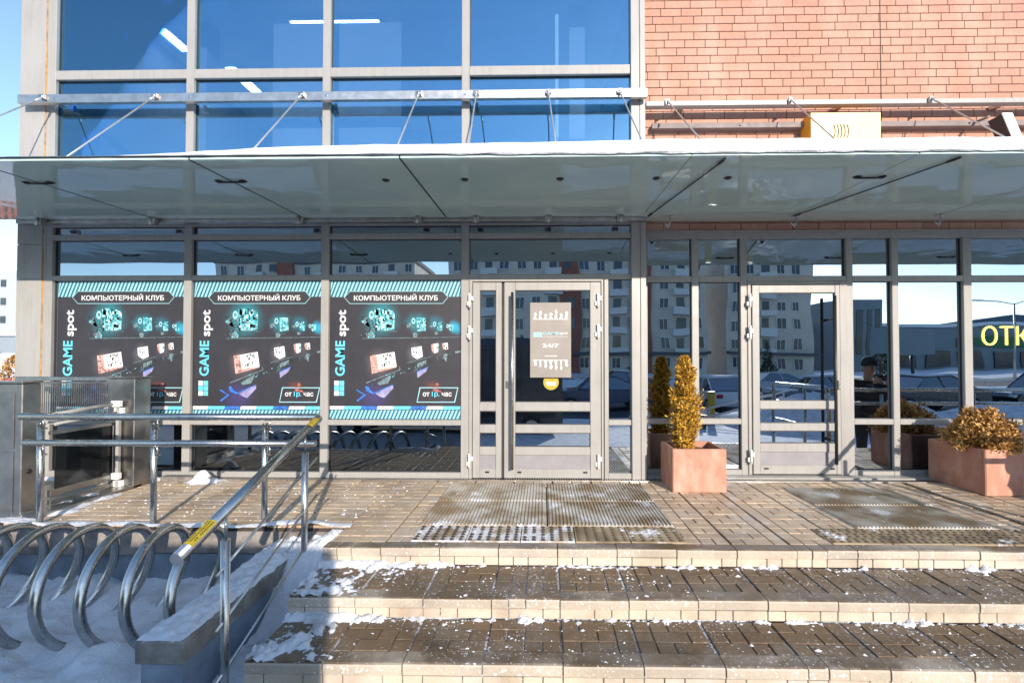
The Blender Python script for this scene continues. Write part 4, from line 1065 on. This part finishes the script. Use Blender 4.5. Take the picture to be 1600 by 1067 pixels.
def stair_rail(x, label, foot, sx=0, stick=True):
    t = empty('stair_handrail', (x, -2.1, -.3), label, 'handrail', 'stainless handrails beside the steps')
    ya, yb = RYf, -2.89
    za = ZT_ - .01; zb_ = za - .300 * (ya - yb)
    zf = lambda y: za - .300 * (ya - y)
    x2_ = lambda y: x + .09 * (ya - y) / 1.44 * sx
    MB().tube([(x, ya, za), (x2_(yb), yb, zb_)], .029, 18).build('handrail', 'steel', t)
    MB().cyl((x2_(yb), yb, zb_), (x2_(yb), yb - .004, zb_ - .001), .0295, 18).build('end_cap', 'steel_dull', t)
    for y, zbm in ((-1.665, foot[0]), (-2.55, foot[1])):
        xp = x2_(y); ztop = zf(y) - .15
        o = MB().cyl((xp, y, zbm), (xp, y, ztop), .022, 14).build('post', 'steel', t)
        MB().cyl((xp, y, ztop), (xp, y, zf(y) - .02), .007, 8).build('pin', 'steel', o)
    for k, dz in enumerate((.285, .56, .82)):
        MB().cyl((x2_(-1.47), -1.47, zf(-1.47) - dz), (x2_(-2.62), -2.62, zf(-2.62) - dz), .0075, 8).build('rod', 'steel_dull', t)
    if stick:
        for y, L in ((-1.50, .12), (-2.66, .17)):
            # label wrapped on top of the tube
            mb = MB(); n = 6; vs = []
            d = Vector((x2_(y - L) - x2_(y), -L, zf(y - L) - zf(y))).normalized(); up = Vector((0, 0, 1)); up = (up - d * up.dot(d)).normalized(); s_ = d.cross(up)
            for yy in (y, y - L):
                c = Vector((x2_(yy), yy, zf(yy)))
                for k in range(n + 1): a = R(-35 + 100 * k / n - 30); vs.append(c + (up * math.cos(a) + s_ * math.sin(a)) * .0298)
            mb.add(vs, [(k, k + 1, n + 2 + k, n + 1 + k) for k in range(n)], True); o = mb.build('yellow_label', 'yellow_print', t)
            mb = MB(); rs = random.Random(int(L * 99))
            for q in range(int(L / .012) - 2):
                yy = y - .012 - q * .012; c = Vector((x2_(yy), yy, zf(yy)))
                for lane in (0, 1, 2):
                    if rs.random() < .25: continue
                    a0 = R(-45 + lane * 24 ); a1 = a0 + R(11)
                    vs = [c + (up * math.cos(a) + s_ * math.sin(a)) * .0304 + d * dd for dd in (0, .008) for a in (a0, a1)]
                    mb.add(vs, [(0, 1, 3, 2)])
            mb.build('label_print', 'black', o)
stair_rail(-1.70, 'stainless handrail with yellow labels sloping down left of the steps', (-.32, -.75), 1)
sr_ = empty('side_rail', (3.91, -1.9, -.5), 'stainless rail with bent end standing square to the facade right of the steps', 'railing')
MB().tube([(3.91, -2.62, .35), (3.91, -2.62, .80), (3.91, -2.60, .86), (3.91, -2.54, .885), (3.91, -1.22, .885), (3.91, -1.15, .86), (3.91, -1.13, .80), (3.91, -1.13, .0)], .027, 14).build('top_rail', 'steel', sr_)
MB().cyl((3.91, -2.62, -.75), (3.91, -2.62, .35), .027, 14).build('post', 'steel', sr_); MB().cyl((3.97, -1.80, -.75), (3.97, -1.80, .84), .022, 14).build('post', 'steel', sr_)
for z in (.3, .6): MB().cyl((3.91, -2.6, z), (3.91, -1.15, z), .012, 8).build('rod', 'steel', sr_)
gr2 = empty('guard_rail', (5.5, RYf, 0), 'stainless guard rail along the landing right of the steps', 'railing')
MB().tube([(4.05, RYf, ZT_), (8.2, RYf, ZT_)], .027, 14).build('top_rail', 'steel', gr2); MB().tube([(4.05, RYf, ZM), (8.2, RYf, ZM)], .025, 14).build('middle_rail', 'steel', gr2)
rail_posts(gr2, [(4.9, RYf + .045), (6.2, RYf + .045), (7.5, RYf + .045)], ZT_ - .06, -.03, 0)

# bicycle rack: spiral of stainless hoops
br = empty('bicycle_rack', (-3, -1.95, -.5), 'stainless spiral bicycle rack standing in snow by the low wall', 'bicycle rack')
for i in range(9):
    X0 = -2.235 - i * .262; pts = []
    for k in range(41):
        th = R(-62 + 304 * k / 40)        # from near foot over the top to the far foot
        y = -1.95 - .345 * math.cos(th); z = -.185 + .345 * math.sin(th)
        u = k / 40; x = X0 + .16 - .34 * u + .06 * math.sin(u * 3.1416) - .02
        pts.append((x, y, z))
    MB().tube(pts, .0275, 16).build('hoop', 'steel', br)

# ================================================================ WHEELCHAIR LIFT
lf = empty('wheelchair_lift', (-4.3, -.8, 0), 'stainless wheelchair lift with two cabinets and a glazed side gate', 'lift')
MB().bbox(-4.85, -4.24, -1.24, -1.10, -.35, 1.075, .006).build('cabinet', 'lift_steel', lf)
MB().bbox(-4.29, -4.03, -.45, -.26, 0, 1.085, .006).build('cabinet', 'lift_steel', lf)
MB().bbox(-4.31, -4.02, -.465, -.25, 1.088, 1.10, .003).build('cabinet_lid', 'lift_steel', lf)
MB().bbox(-4.87, -4.23, -1.25, -1.09, 1.078, 1.092, .003).build('cabinet_lid', 'lift_steel', lf)
MB().bbox(-4.80, -4.30, -1.246, -1.241, .55, 1.0, .001).bbox(-4.80, -4.30, -1.246, -1.241, -.1, .52, .001).build('access_panel', 'lift_steel', lf)
MB().cyl((-4.245, -1.18, .35), (-4.232, -1.18, .35), .02, 12).cyl((-4.245, -1.18, .80), (-4.232, -1.18, .80), .02, 12).build('lock_button', 'black', lf)
MB().bbox(-5.3, -4.30, -.40, -.36, 1.06, 1.10, .004).build('top_bar', 'steel', lf)
mb = MB(); x = -5.25
while x < -4.3: mb.box(x, x + .006, -.352, -.346, .72, 1.03); x += .022
z = .73
while z < 1.02: mb.box(-5.25, -4.3, -.345, -.340, z, z + .005); z += .022
tag(mb.build('wire_mesh', 'lift_steel', lf), kind='stuff')
MB().bbox(-5.27, -4.3, -.36, -.335, 1.03, 1.05, .003).bbox(-5.27, -4.3, -.36, -.335, .70, .72, .003).build('mesh_frame', 'lift_steel', lf)
gx = -4.19
MB().bbox(gx - .012, gx - .004, -1.02, -.50, .16, .63, .001).build('gate_glass', 'gate_black', lf)
MB().bbox(gx - .03, gx, -1.06, -.47, .10, .16, .004).bbox(gx - .03, gx, -1.06, -.47, .03, .075, .004).bbox(gx - .03, gx, -1.06, -.47, .63, .66, .004).bbox(gx - .03, gx, -.50, -.47, .16, .63, .004).build('gate_frame', 'lift_steel', lf)
MB().tube([(gx, -1.05, .80), (gx, -.48, .84)], .018, 10).tube([(gx + .02, -1.05, .72), (gx + .02, -.48, .755)], .015, 10).build('gate_arm', 'panel', lf)
for yv, zv in ((-.50, .84), (-.47, .77), (-.50, .14), (-.47, .06)): MB().bbox(gx - .01, gx + .075, yv - .02, yv + .02, zv - .03, zv + .03, .004).build('hinge_block', 'white', lf)
MB().bbox(gx + .02, gx + .05, -.50, -.465, .02, .80, .004).build('gate_post', 'panel', lf)
MB().bbox(-5.3, gx - .03, -1.3, -.4, -.08, .02, .004).build('platform', 'steel_dull', lf)
MB().bbox(gx + .01, gx + .16, -1.28, -.35, .004, .03, .004).build('threshold', 'lift_steel', lf)
MB().bbox(-3.98, -3.45, -.20, -.10, .002, .055, .008).build('floor_beam', 'concrete_cap', lf)
tag(heightfield('snow_lump', -3.75, -3.35, -.28, -.06, lambda x, y: -.01 + .13 * math.exp(-(((x + 3.55) / .10) ** 2 + ((y + .16) / .07) ** 2)) + .012 * fbm(x, y, 20), .012, 'snow'), 'small lump of snow at the wall beside the right cabinet', 'snow', kind='stuff')

# ================================================================ BEHIND THE CAMERA: what the glass reflects
def car(x, y, rot, mat, label, L=4.4, Wd=1.75, H=1.45, van=False, snow=False, z=-.9, group=None):
    t = empty('parked_van' if van else 'parked_car', (0, 0, 0), label, 'van' if van else 'car', group)
    h = L / 2; w = Wd / 2
    if van:
        body = [(-h, .35), (-h, 1.05), (-h + .75, 1.25), (-h + 1.35, H - .05), (-h + 1.6, H), (h - .05, H), (h, H - .15), (h, .35), (h - .5, .3)]
    else:
        body = [(-h, .35), (-h - .02, .62), (-h + .12, .80), (-h + 1.25, .93), (h - .85, .96), (h - .08, .92), (h, .6), (h - .03, .35)]
    mb = MB(); ws = [(-1, .86), (-.94, 1.)]
    n = len(body); secs = [(-w, .9), (-w * .93, 1.0), (w * .93, 1.0), (w, .9)]
    cz_ = .6
    for (yy, k) in secs: mb.v += [(bx * (.985 if k < 1 else 1), yy, cz_ + (bz - cz_) * (k if bz > cz_ else 1)) for bx, bz in body]
    for s in range(3):
        for i in range(n): mb.f.append((s * n + i, (s + 1) * n + i, (s + 1) * n + (i + 1) % n, s * n + (i + 1) % n)); mb.sm.append(False); mb.mi.append(0)
    mb.f.append(tuple(range(n))); mb.f.append(tuple(range(4 * n - 1, 3 * n - 1, -1))); mb.sm += [False] * 2; mb.mi += [0] * 2
    bo = mb.build('body', mat, t, fix=True)
    if not van:
        a = [(-h + 1.15, .94), (-h + 1.75, H - .02), (h - 1.55, H), (h - .55, .97)]; mb = MB()
        lo = [(q[0], s * w * .93, q[1]) for s in (-1, 1) for q in (a[0], a[3])]; hi = [(q[0], s * w * .76, q[1]) for s in (-1, 1) for q in (a[1], a[2])]
        vs = lo + hi; mb.add(vs, [(0, 1, 5, 4), (3, 2, 6, 7), (2, 0, 4, 6), (1, 3, 7, 5)]); mb.build('windows', 'glass_car', t)
        MB().bbox(a[1][0] - .02, a[2][0] + .02, -w * .78, w * .78, H - .03, H + .015, .012).build('car_roof', mat, t)
        mb = MB()
        for s in (-1, 1):
            for (p, q) in ((0, 1), (3, 2)): mb.tube([(a[p][0], s * w * .93, a[p][1]), (a[q][0], s * w * .76, a[q][1])], .03, 6)
            mb.tube([((a[0][0] + a[3][0]) / 2, s * w * .93, .95), ((a[1][0] + a[2][0]) / 2, s * w * .76, H)], .03, 6)
        mb.build('pillars', mat, t)
        if snow: MB().bbox(a[1][0], a[2][0], -w * .74, w * .74, H + .015, H + .09, .03).bbox(-h + .1, -h + 1.1, -w * .85, w * .85, .9, .97, .03).build('snow_layer', 'snow', t)
    else:
        for s in (-1, 1):
            MB().prism([(-h + .95, 1.25), (-h + 1.4, H - .22), (-h + 2.0, H - .22), (-h + 2.0, 1.2)], s * w * .99, s * w * 1.012).build('side_window', 'glass_car', t)
        MB().add([(-h + .72, -w * .85, 1.28), (-h + .72, w * .85, 1.28), (-h + 1.30, w * .85, H - .1), (-h + 1.30, -w * .85, H - .1)], [(0, 1, 2, 3)]).build('windscreen', 'glass_car', t, pos=(-.02, 0, .02))
        mb = MB()
        for s in (-1, 1): mb.box(-h + .3, h - .2, s * w * 1.0, s * w * 1.015, .55, .68)
        mb.build('side_trim', 'black', t)
    for wx in (-h + .85, h - .85):
        for s in (-1, 1):
            wo = MB().cyl((wx, s * (w - .2), .31), (wx, s * (w + .02), .31), .31, 20).build('wheel', 'rubber', t); MB().cyl((wx, s * (w + .01), .31), (wx, s * (w + .03), .31), .19, 12).build('rim', 'steel_dull', wo)
    for s in (-1, 1):
        MB().bbox(-h - .035, -h + .1, s * w * .75 - .15, s * w * .75 + .15, .62, .75, .02).build('headlight', 'white', t); MB().bbox(h - .05, h + .02, s * w * .78 - .12, s * w * .78 + .12, .68, .85, .02).build('tail_light', 'redpaint', t)
    t.location = (x, y, z); t.rotation_euler = (0, 0, rot); return t
M['redpaint'] = plain('red_lens', (.4, .01, .01), .2)
M['car_white'] = plain('white_car_paint', (.62, .63, .66), .25, 0, .03, coat=.6); M['car_dark'] = plain('dark_car_paint', (.02, .022, .03), .25, .2, coat=.8)
M['car_blue'] = plain('blue_car_paint', (.03, .07, .14), .25, .2, coat=.8); M['car_grey'] = plain('grey_car_paint', (.13, .14, .16), .25, .3, coat=.8)
M['car_red'] = plain('red_car_paint', (.25, .02, .02), .25, .1, coat=.8); M['van'] = plain('dark_van_paint', (.05, .055, .065), .3, .2, coat=.6)
car(-2.75, -8.2, 0, 'van', 'unseen dark panel van added behind the viewer to shade the ground left of the steps', 6.6, 2.1, 2.65, True, z=-.8)  # added out of view as a sun blocker, shades the lower left
car(7.6, -14.6, R(92), 'car_white', 'white car parked nose out, first in the row opposite the right door', snow=True, group='cars parked opposite')
car(2.6, -15.2, R(4), 'car_blue', 'blue saloon parked opposite the double door', group='cars parked opposite')
car(11.6, -14.0, R(12), 'car_grey', 'grey saloon parked behind the big snow heap', snow=True, group='cars parked opposite')
car(16.3, -14.6, R(-4), 'car_dark', 'black saloon parked at the far end of the snow heap', snow=True, group='cars parked opposite')
car(21.5, -14.3, R(2), 'car_dark', 'black estate car parked beside the black saloon', H=1.6, group='cars parked opposite')
car(-8.5, -15, R(3), 'car_red', 'red car parked opposite the computer club posters', group='cars parked opposite')
car(14, -23, R(0), 'car_white', 'white car standing in the second row under the lamp', group='cars parked opposite')
car(5, -24, R(0), 'car_grey', 'grey car standing in the second row', snow=True, group='cars parked opposite')
# heaps of cleared snow
def heap(x0, x1, y0, y1, H, seed, label):
    def f(x, y):
        u = 1 - ((x - (x0 + x1) / 2) / ((x1 - x0) / 2)) ** 2; v = 1 - ((y - (y0 + y1) / 2) / ((y1 - y0) / 2)) ** 2
        k = max(0, u) ** .5 * max(0, v) ** .5
        return gz(x, y) - .05 + H * k * (1 + .25 * fbm(x, y, .8, 4, seed)) + .16 * fbm(x, y, 2.1, 4, seed) * k
    tag(heightfield('snow_heap', x0, x1, y0, y1, f, .13, 'snow_dirty'), label, 'snow heap', 'heaps of cleared snow', 'stuff')
heap(5.8, 11.5, -10.6, -6.6, 1.05, 3, 'tall lumpy heap of cleared snow opposite the glazing right of the doors')
heap(11.8, 19, -11.0, -7.5, .75, 5, 'long lower heap of cleared snow beyond the tall heap')
heap(3.2, 6.6, -12.5, -9.5, .45, 9, 'small heap of cleared snow opposite the right door')
heap(-14, 30, -32, -28, .6, 11, 'long ridge of ploughed snow along the road')
# kerb railing / barriers
for i, (x, y) in enumerate(((5.4, -9.4), (6.8, -9.6))):
    t = empty('bollard', (x, y, -.85), ('left', 'right')[i] + ' yellow bollard opposite the right door', 'bollard', 'yellow bollards')
    MB().bbox(x - .09, x + .09, y - .09, y + .09, -.9, .25, .02).build('post', 'yellow_print', t); MB().bbox(x - .1, x + .1, y - .1, y + .1, .25, .29, .01).build('post_cap', 'black', t)
bm_ = empty('barrier_rails', (7, -9, -.85), 'white barrier bars sloping beside the yellow bollards', 'barrier')
MB().tube([(5.0, -9.0, -.3), (7.6, -9.0, .35)], .035, 8).build('bar', 'barrier', bm_); MB().tube([(5.0, -9.0, -.55), (7.8, -9.0, .1)], .035, 8).build('bar', 'barrier', bm_)
for x, z in ((5.2, -.3), (7.4, .25)): MB().cyl((x, -9.0, -.95), (x, -9.0, z), .03, 8).build('post', 'barrier', bm_)
bench = empty('bench', (4.2, -8.4, -.85), 'dark park bench standing in the snow opposite the slim conifer', 'bench')
for k in range(3): MB().bbox(3.5, 4.9, -8.65 + k * .15, -8.53 + k * .15, -.42, -.38, .005).build('slat', 'wood', bench)
for k in range(2): MB().bbox(3.5, 4.9, -8.72, -8.69, -.22 + k * .16, -.10 + k * .16, .005).build('slat', 'wood', bench)
for x in (3.6, 4.8): MB().box(x - .03, x + .03, -8.66, -8.22, -.9, -.42).box(x - .03, x + .03, -8.72, -8.69, -.42, .08).build('leg', 'black', bench)

# apartment block
M['ap_cream'] = plain('cream_plaster', (.56, .50, .43), .9, 0, .08, .3); M['ap_red'] = plain('red_brick_wall', (.26, .10, .07), .9, 0, .1, .5); M['ap_win'] = plain('dark_window', (.035, .05, .07), .12, 0, .4, .4); M['ap_white'] = plain('window_frame_white', (.6, .6, .58), .6)
def block(x0, x1, yf, zb_, storeys, bay, label, red=(), depth=14, sh=2.9, name='apartment_building', nmax=290):
    t = empty(name, ((x0 + x1) / 2, yf, zb_), label, 'building'); H = storeys * sh
    MB().box(x0, x1, yf - depth, yf, zb_, zb_ + H).build('wall', 'ap_cream', t)
    MB().box(x0 - .3, x1 + .3, yf - depth - .3, yf + .3, zb_ + H, zb_ + H + .8).build('roof', 'roofdark', t)
    for a, b in red: MB().box(a, b, yf, yf + .5, zb_, zb_ + H + .6).build('stair_tower', 'ap_red', t)
    wm = MB().box(0, 1.15, .0, .08, 0, 1.5).mesh('window', 'ap_win'); fm = MB().box(-.1, 0, 0, .14, -.1, 1.6).box(1.15, 1.25, 0, .14, -.1, 1.6).box(0, 1.15, 0, .14, 1.5, 1.6).box(0, 1.15, 0, .2, -.1, 0).box(.54, .61, .081, .12, 0, 1.5).mesh('window_frame', 'ap_white')
    bal = MB().box(0, 2.6, 0, .9, 0, 1.0).mesh('balcony', 'ap_white'); k = 0
    for s in range(storeys):
        i = 0; x = x0 + bay * .35
        while x < x1 - 1.5:
            z = zb_ + s * sh + .95; inr = any(a - 1.4 < x < b for a, b in red)
            if not inr and k < nmax:
                if i % 4 == 2 and s: inst('balcony', bal, t, (x - .6, yf + .003, z - .95)); inst('window', wm, t, (x, yf + .004, z + .1))
                else: w = inst('window', wm, t, (x, yf + .003, z)); f = inst('window_frame', fm, w, (x, yf + .003, z))
                k += 1
            elif inr and k < nmax and (i % 2): inst('window', wm, t, (x, yf + .503, z)); k += 1
            i += 1; x += bay
    MB().box(x0, x1, yf, yf + 1.2, zb_ + 2.9, zb_ + 3.3).build('shop_cornice', 'roofdark', t)
    return t
block(-14, 24, -62, -.9, 6, 2.35, 'long cream apartment block with red brick stair towers across the road', ((2.5, 5.5), (13.5, 16.0)))
block(28.5, 42, -66, -.9, 7, 2.35, 'cream apartment tower at the end of the block across the road', (), 16)
block(-62, -24, -80, -.9, 7, 3.2, 'distant apartment block far across the road to the left', ((-50, -47),), nmax=90)
# long low mall, hill, billboard, street lamp
M['mall'] = plain('grey_cladding', (.20, .24, .26), .7, 0, .1, .1); M['hill'] = plain('wooded_hill', (.12, .16, .19), .95, 0, .25, .01); M['green'] = plain('green_sign_paint', (.05, .16, .07), .6)
t = empty('shopping_hall', (75, -95, -.9), 'long low grey shopping hall beyond the road', 'building')
MB().box(46, 150, -130, -95, -.9, 8.5).build('wall', 'mall', t); MB().box(45.5, 151, -131, -94.5, 8.5, 9.2).build('roof', 'snow', t)
MB().box(60, 74, -94.9, -94.5, 4.2, 6.6).build('sign_band', 'green', t); MB().box(90, 118, -94.9, -94.5, 4.2, 6.2).build('sign_band', 'green', t)
for k in range(14): MB().box(48 + 7 * k, 53 + 7 * k, -94.98, -94.7, -.5, 3.2).build('window', 'ap_win', t)
t = empty('grey_tower_hall', (66, -80, -.9), 'tall grey box building beside the billboard', 'building')
MB().box(58, 66, -96, -84, -.9, 13).build('wall', 'mall', t)
for k in range(4): MB().box(59 + 1.8 * k, 60 + 1.8 * k, -84.0, -83.9, 2, 11).build('window', 'ap_win', t)
pts = []
t = empty('wooded_hill', (400, -700, -2)); mb = MB(); prev = None; n = 90
for i in range(n + 1):
    x = -900 + 2600 * i / n; h = 20 + 44 * ss(150, 750, x) + 8 * fbm(x, 0, .004, 4) + 10 * ss(-100, -700, x)
    pts.append((x, h))
for i in range(n):
    (a, h0), (b, h1) = pts[i], pts[i + 1]
    mb.add([(a, -560, -2), (b, -560, -2), (b, -640, h1), (a, -640, h0), (a, -900, -2), (b, -900, -2)], [(0, 1, 2, 3), (3, 2, 5, 4)], True)
bpy.data.objects.remove(t); tag(mb.build('hills', 'hill'), kind='structure')
t = empty('billboard', (27.5, -34, -.9), 'dark billboard on two posts across the car park', 'billboard')
MB().bbox(27.2, 32.4, -33.2, -33.0, 1.7, 3.9, .03).build('board', 'mall', t); MB().cyl((28.7, -33.1, -.95), (28.7, -33.1, 1.7), .12, 8).build('post', 'black', t); MB().cyl((30.7, -33.1, -.95), (30.7, -33.1, 1.7), .12, 8).build('post', 'black', t)
t = empty('street_lamp', (36, -30, -.9), 'tall double armed street lamp across the car park', 'street lamp')
MB().tube([(36, -30, -.95), (36, -30, 5.6)], [.11, .06], 10).build('pole', 'steel_dull', t)
MB().tube([(36, -30, 5.5), (34.6, -30, 5.75), (33.4, -30, 5.8)], .04, 8).build('arm', 'steel_dull', t); MB().tube([(36, -30, 5.5), (37.2, -30, 5.9), (38.2, -30, 6.3)], .04, 8).build('arm', 'steel_dull', t)
MB().bbox(32.7, 33.5, -30.12, -29.88, 5.75, 5.85, .02).build('lamp_head', 'white', t); MB().bbox(38.1, 38.9, -30.12, -29.88, 6.3, 6.4, .02).build('lamp_head', 'white', t)
def far_tree(x, y, H, Rr, seed, label, grp=None):
    rs = random.Random(seed); t = empty('spruce_tree', (x, y, -.9), label, 'tree', grp); MB().tube([(x, y, -.95), (x, y, H * .8 - .9)], [.12, .04], 6).build('trunk', 'bark', t); fm = MB()
    for i in range(420):
        v = rs.random() ** .8; r = Rr * (1 - v) * rs.uniform(.3, 1.05); a = rs.random() * 6.28; o = Vector((math.cos(a), math.sin(a), -.25)); spray(fm, Vector((x, y, -.6 + H * v)) + o * r * .5, o, r * .5 + .1, 4, .35 * (1.2 - v), rs)
    tag(fm.build('crown', 'leaf_green', t), kind='stuff')
far_tree(7.2, -30, 3.4, 1.2, 1, 'dark spruce across the road opposite the right door'); far_tree(37.5, -46, 4.5, 1.6, 2, 'dark spruce beside the billboard'); far_tree(24, -44, 4, 1.5, 3, 'dark spruce before the apartment tower'); far_tree(-1.5, -29, 3.8, 1.4, 4, 'dark spruce opposite the double door')
# road fence
t = empty('road_fence', (20, -33.4, -.9), 'low metal guard fence along the road across the car park', 'fence')
MB().box(-20, 70, -33.5, -33.46, -.4, -.2).build('rail', 'steel_dull', t)
for k in range(30): MB().box(-20 + 3 * k, -19.9 + 3 * k, -33.56, -33.5, -.95, -.2).build('post', 'steel_dull', t)

# view past the building's left corner
t = empty('pale_tower_block', (-82, 60, -1), 'pale tower block far away beyond the building corner', 'building')
MB().box(-88, -77.2, 66, 80, -1, 15.5).build('wall', 'far_block', t)
for s in range(5):
    for c in range(3): MB().box(-86.3 + c * 3.3, -85.5 + c * 3.3, 65.9, 66, 1.3 + s * 2.9, 2.4 + s * 2.9).build('window', 'ap_win', t)
t = empty('blue_cabin', (-46, 33, -1), 'small blue grey cabin behind the parked vehicles left of the corner', 'building')
MB().box(-48.2, -44.4, 33, 36, -.9, 3.3).build('wall', 'mall', t); MB().box(-48.5, -44.1, 32.7, 36.3, 3.3, 3.6).build('roof', 'snow', t); MB().box(-47.2, -46.0, 32.9, 33, .5, 1.9).build('window', 'ap_win', t)
M['brickred'] = plain('red_fence_paint', (.30, .08, .06), .8)
car(-26.6, 17.2, R(8), 'car_white', 'white van standing left of the building corner', 5, 2, 2.2, True, z=-.62)
t = empty('red_fence', (-19, 12, -.6), 'low reddish picket fence in snow left of the building corner', 'fence')
for k in range(26): MB().box(-24.4 + .26 * k, -24.28 + .26 * k, 12.0, 12.04, -.7, .55 + .05 * (k % 3)).build('picket', 'brickred', t)
MB().box(-24.5, -17.5, 12.05, 12.1, .0, .1).build('rail', 'brickred', t)
far = (-21.2, 13.2)
conifer(-21.6, 13.4, -.6, 2.0, .8, 'bare brownish bush behind the reddish fence', 'bush', 'leaf_brown', 260, .16, 9, lambda v: math.sin(min(3.1, .3 + v * 2.8)), 'bush')

# ---- person standing right of the steps, seen in the glass
def skinned(name, pts, edges, radii, mat, parent, root=0, sub=2):
    me = bpy.data.meshes.new(name); me.from_pydata(pts, edges, []); o = bpy.data.objects.new(name, me); COL.objects.link(o)
    s = o.modifiers.new('skin', 'SKIN'); o.modifiers.new('sub', 'SUBSURF').levels = sub
    for i, r in enumerate(radii): me.skin_vertices[0].data[i].radius = (r, r) if not isinstance(r, tuple) else r
    me.skin_vertices[0].data[root].use_root = True
    dg = bpy.context.evaluated_depsgraph_get(); m2 = bpy.data.meshes.new_from_object(o.evaluated_get(dg)); bpy.data.objects.remove(o)
    m2.materials.clear(); m2.materials.append(M[mat]); 
    for p in m2.polygons: p.use_smooth = True
    o = bpy.data.objects.new(name, m2); return place(o, parent)
PX_, PY_, PZ = 5.06, -1.92, -.50
per = empty('person', (0, 0, 0), 'person in dark jacket and cap holding a camera to the face', 'person')
# faces the glass (+y); built round the origin, z up from the soles
J = [(0, 0, .95), (0, 0, 1.12), (0, -.01, 1.32), (0, .01, 1.46), (0, .03, 1.54), (0, .05, 1.62), (0, .05, 1.72),
     (-.17, 0, 1.40), (-.24, .08, 1.16), (-.10, .26, 1.40), (.17, 0, 1.40), (.24, .08, 1.16), (.10, .26, 1.42),
     (-.09, 0, .90), (-.11, .02, .50), (-.11, 0, .09), (-.12, .14, .04), (.09, 0, .90), (.12, .02, .50), (.14, 0, .09), (.15, .14, .04)]
Eg = [(0, 1), (1, 2), (2, 3), (3, 4), (4, 5), (5, 6), (2, 7), (7, 8), (8, 9), (2, 10), (10, 11), (11, 12), (0, 13), (13, 14), (14, 15), (15, 16), (0, 17), (17, 18), (18, 19), (19, 20)]
Rd = [(.15, .11), (.14, .10), (.15, .10), .055, .06, .085, .06, .065, .045, .03, .065, .045, .03, .09, .06, .042, .035, .09, .06, .042, .035]
skinned('body', J, Eg, Rd, 'skin', per)
sel = list(range(0, 4)) + [7, 8, 9, 10, 11, 12]; mp = {v: i for i, v in enumerate(sel)}
skinned('jacket', [J[v] if v not in (3,) else (0, 0, 1.43) for v in sel] + [(0, 0, .82)], [(mp[a], mp[b]) for a, b in Eg if a in mp and b in mp] + [(0, len(sel))],
        [(.20, .15), (.20, .155), (.205, .15), .09, .095, .075, .055, .095, .075, .055, (.20, .15)], 'jacket', per)
sel = [0, 13, 14, 15, 17, 18, 19]; mp = {v: i for i, v in enumerate(sel)}
skinned('trousers', [J[v] for v in sel], [(mp[a], mp[b]) for a, b in Eg if a in mp and b in mp], [(.17, .13), .11, .082, .065, .11, .082, .065], 'trouser', per)
for s in (-1, 1):
    x = .12 * s + (.01 if s > 0 else 0)
    skinned('shoe', [(x, -.04, .05), (x, .06, .045), (x * 1.05, .17, .035)], [(0, 1), (1, 2)], [.05, .05, .04], 'rubber', per)
    hx = -.10 if s < 0 else .10; hy, hz = .27, 1.42
    pts = [(hx, hy, hz), (hx * .75, hy + .05, hz + .06)]; ed = [(0, 1)]; rd = [.028, .032]
    for f in range(4):
        b = len(pts); fx = hx * .75 - s * .0 ; oz = .075 - f * .021
        pts += [(hx * .7, hy + .055, hz + oz), (hx * .45, hy + .085 - f * .004, hz + oz + .004), (hx * .18, hy + .08 - f * .006, hz + oz)]; ed += [(1, b), (b, b + 1), (b + 1, b + 2)]; rd += [.010, .009, .008]
    b = len(pts); pts += [(hx * .75, hy + .02, hz + .10), (hx * .5, hy + .0, hz + .12)]; ed += [(1, b), (b, b + 1)]; rd += [.011, .009]
    skinned('hand', pts, ed, rd, 'skin', per, 0, 1)
MB().bbox(-.07, .07, .25, .33, 1.46, 1.56, .01).cyl((0, .33, 1.51), (0, .42, 1.51), .04, 16).build('camera_body', 'black', per)
mb = MB(); n = 14
rings = [(.102, 1.67), (.106, 1.71), (.10, 1.76), (.07, 1.80), (.01, 1.815)]
for r_, z_ in rings: mb.v += [(r_ * math.cos(6.2832 * k / n), .04 + r_ * 1.1 * math.sin(6.2832 * k / n), z_) for k in range(n)]
for i in range(len(rings) - 1):
    for k in range(n): mb.f.append((i * n + k, i * n + (k + 1) % n, (i + 1) * n + (k + 1) % n, (i + 1) * n + k)); mb.sm.append(True); mb.mi.append(0)
mb.bbox(-.075, .075, .13, .23, 1.685, 1.695, .003); mb.build('cap', 'jacket', per)
mb = MB()
for s in (-1, 1): mb.tube([(s * .092, .03, 1.60), (s * .10, .025, 1.63), (s * .095, .03, 1.66)], .012, 6)
mb.tube([(0, .125, 1.60), (0, .155, 1.605), (0, .13, 1.64)], .012, 6); mb.build('face_features', 'skin', per)
mb = MB()
for s in (-1, 1): mb.cyl((s * .033, .128, 1.645), (s * .033, .136, 1.645), .011, 8)
mb.box(-.028, .028, .125, .134, 1.572, 1.578); mb.build('eyes_and_mouth', 'black', per)
per.location = (PX_, PY_, PZ)
tag(heightfield('side_snow', 3.85, 9, -4.5, -1.45, lambda x, y: -.5 + .02 * fbm(x, y, 1.5) + .01 * fbm(x, y, 9) - .25 * ss(-3.5, -4.5, y), .1, 'snow'), kind='stuff')
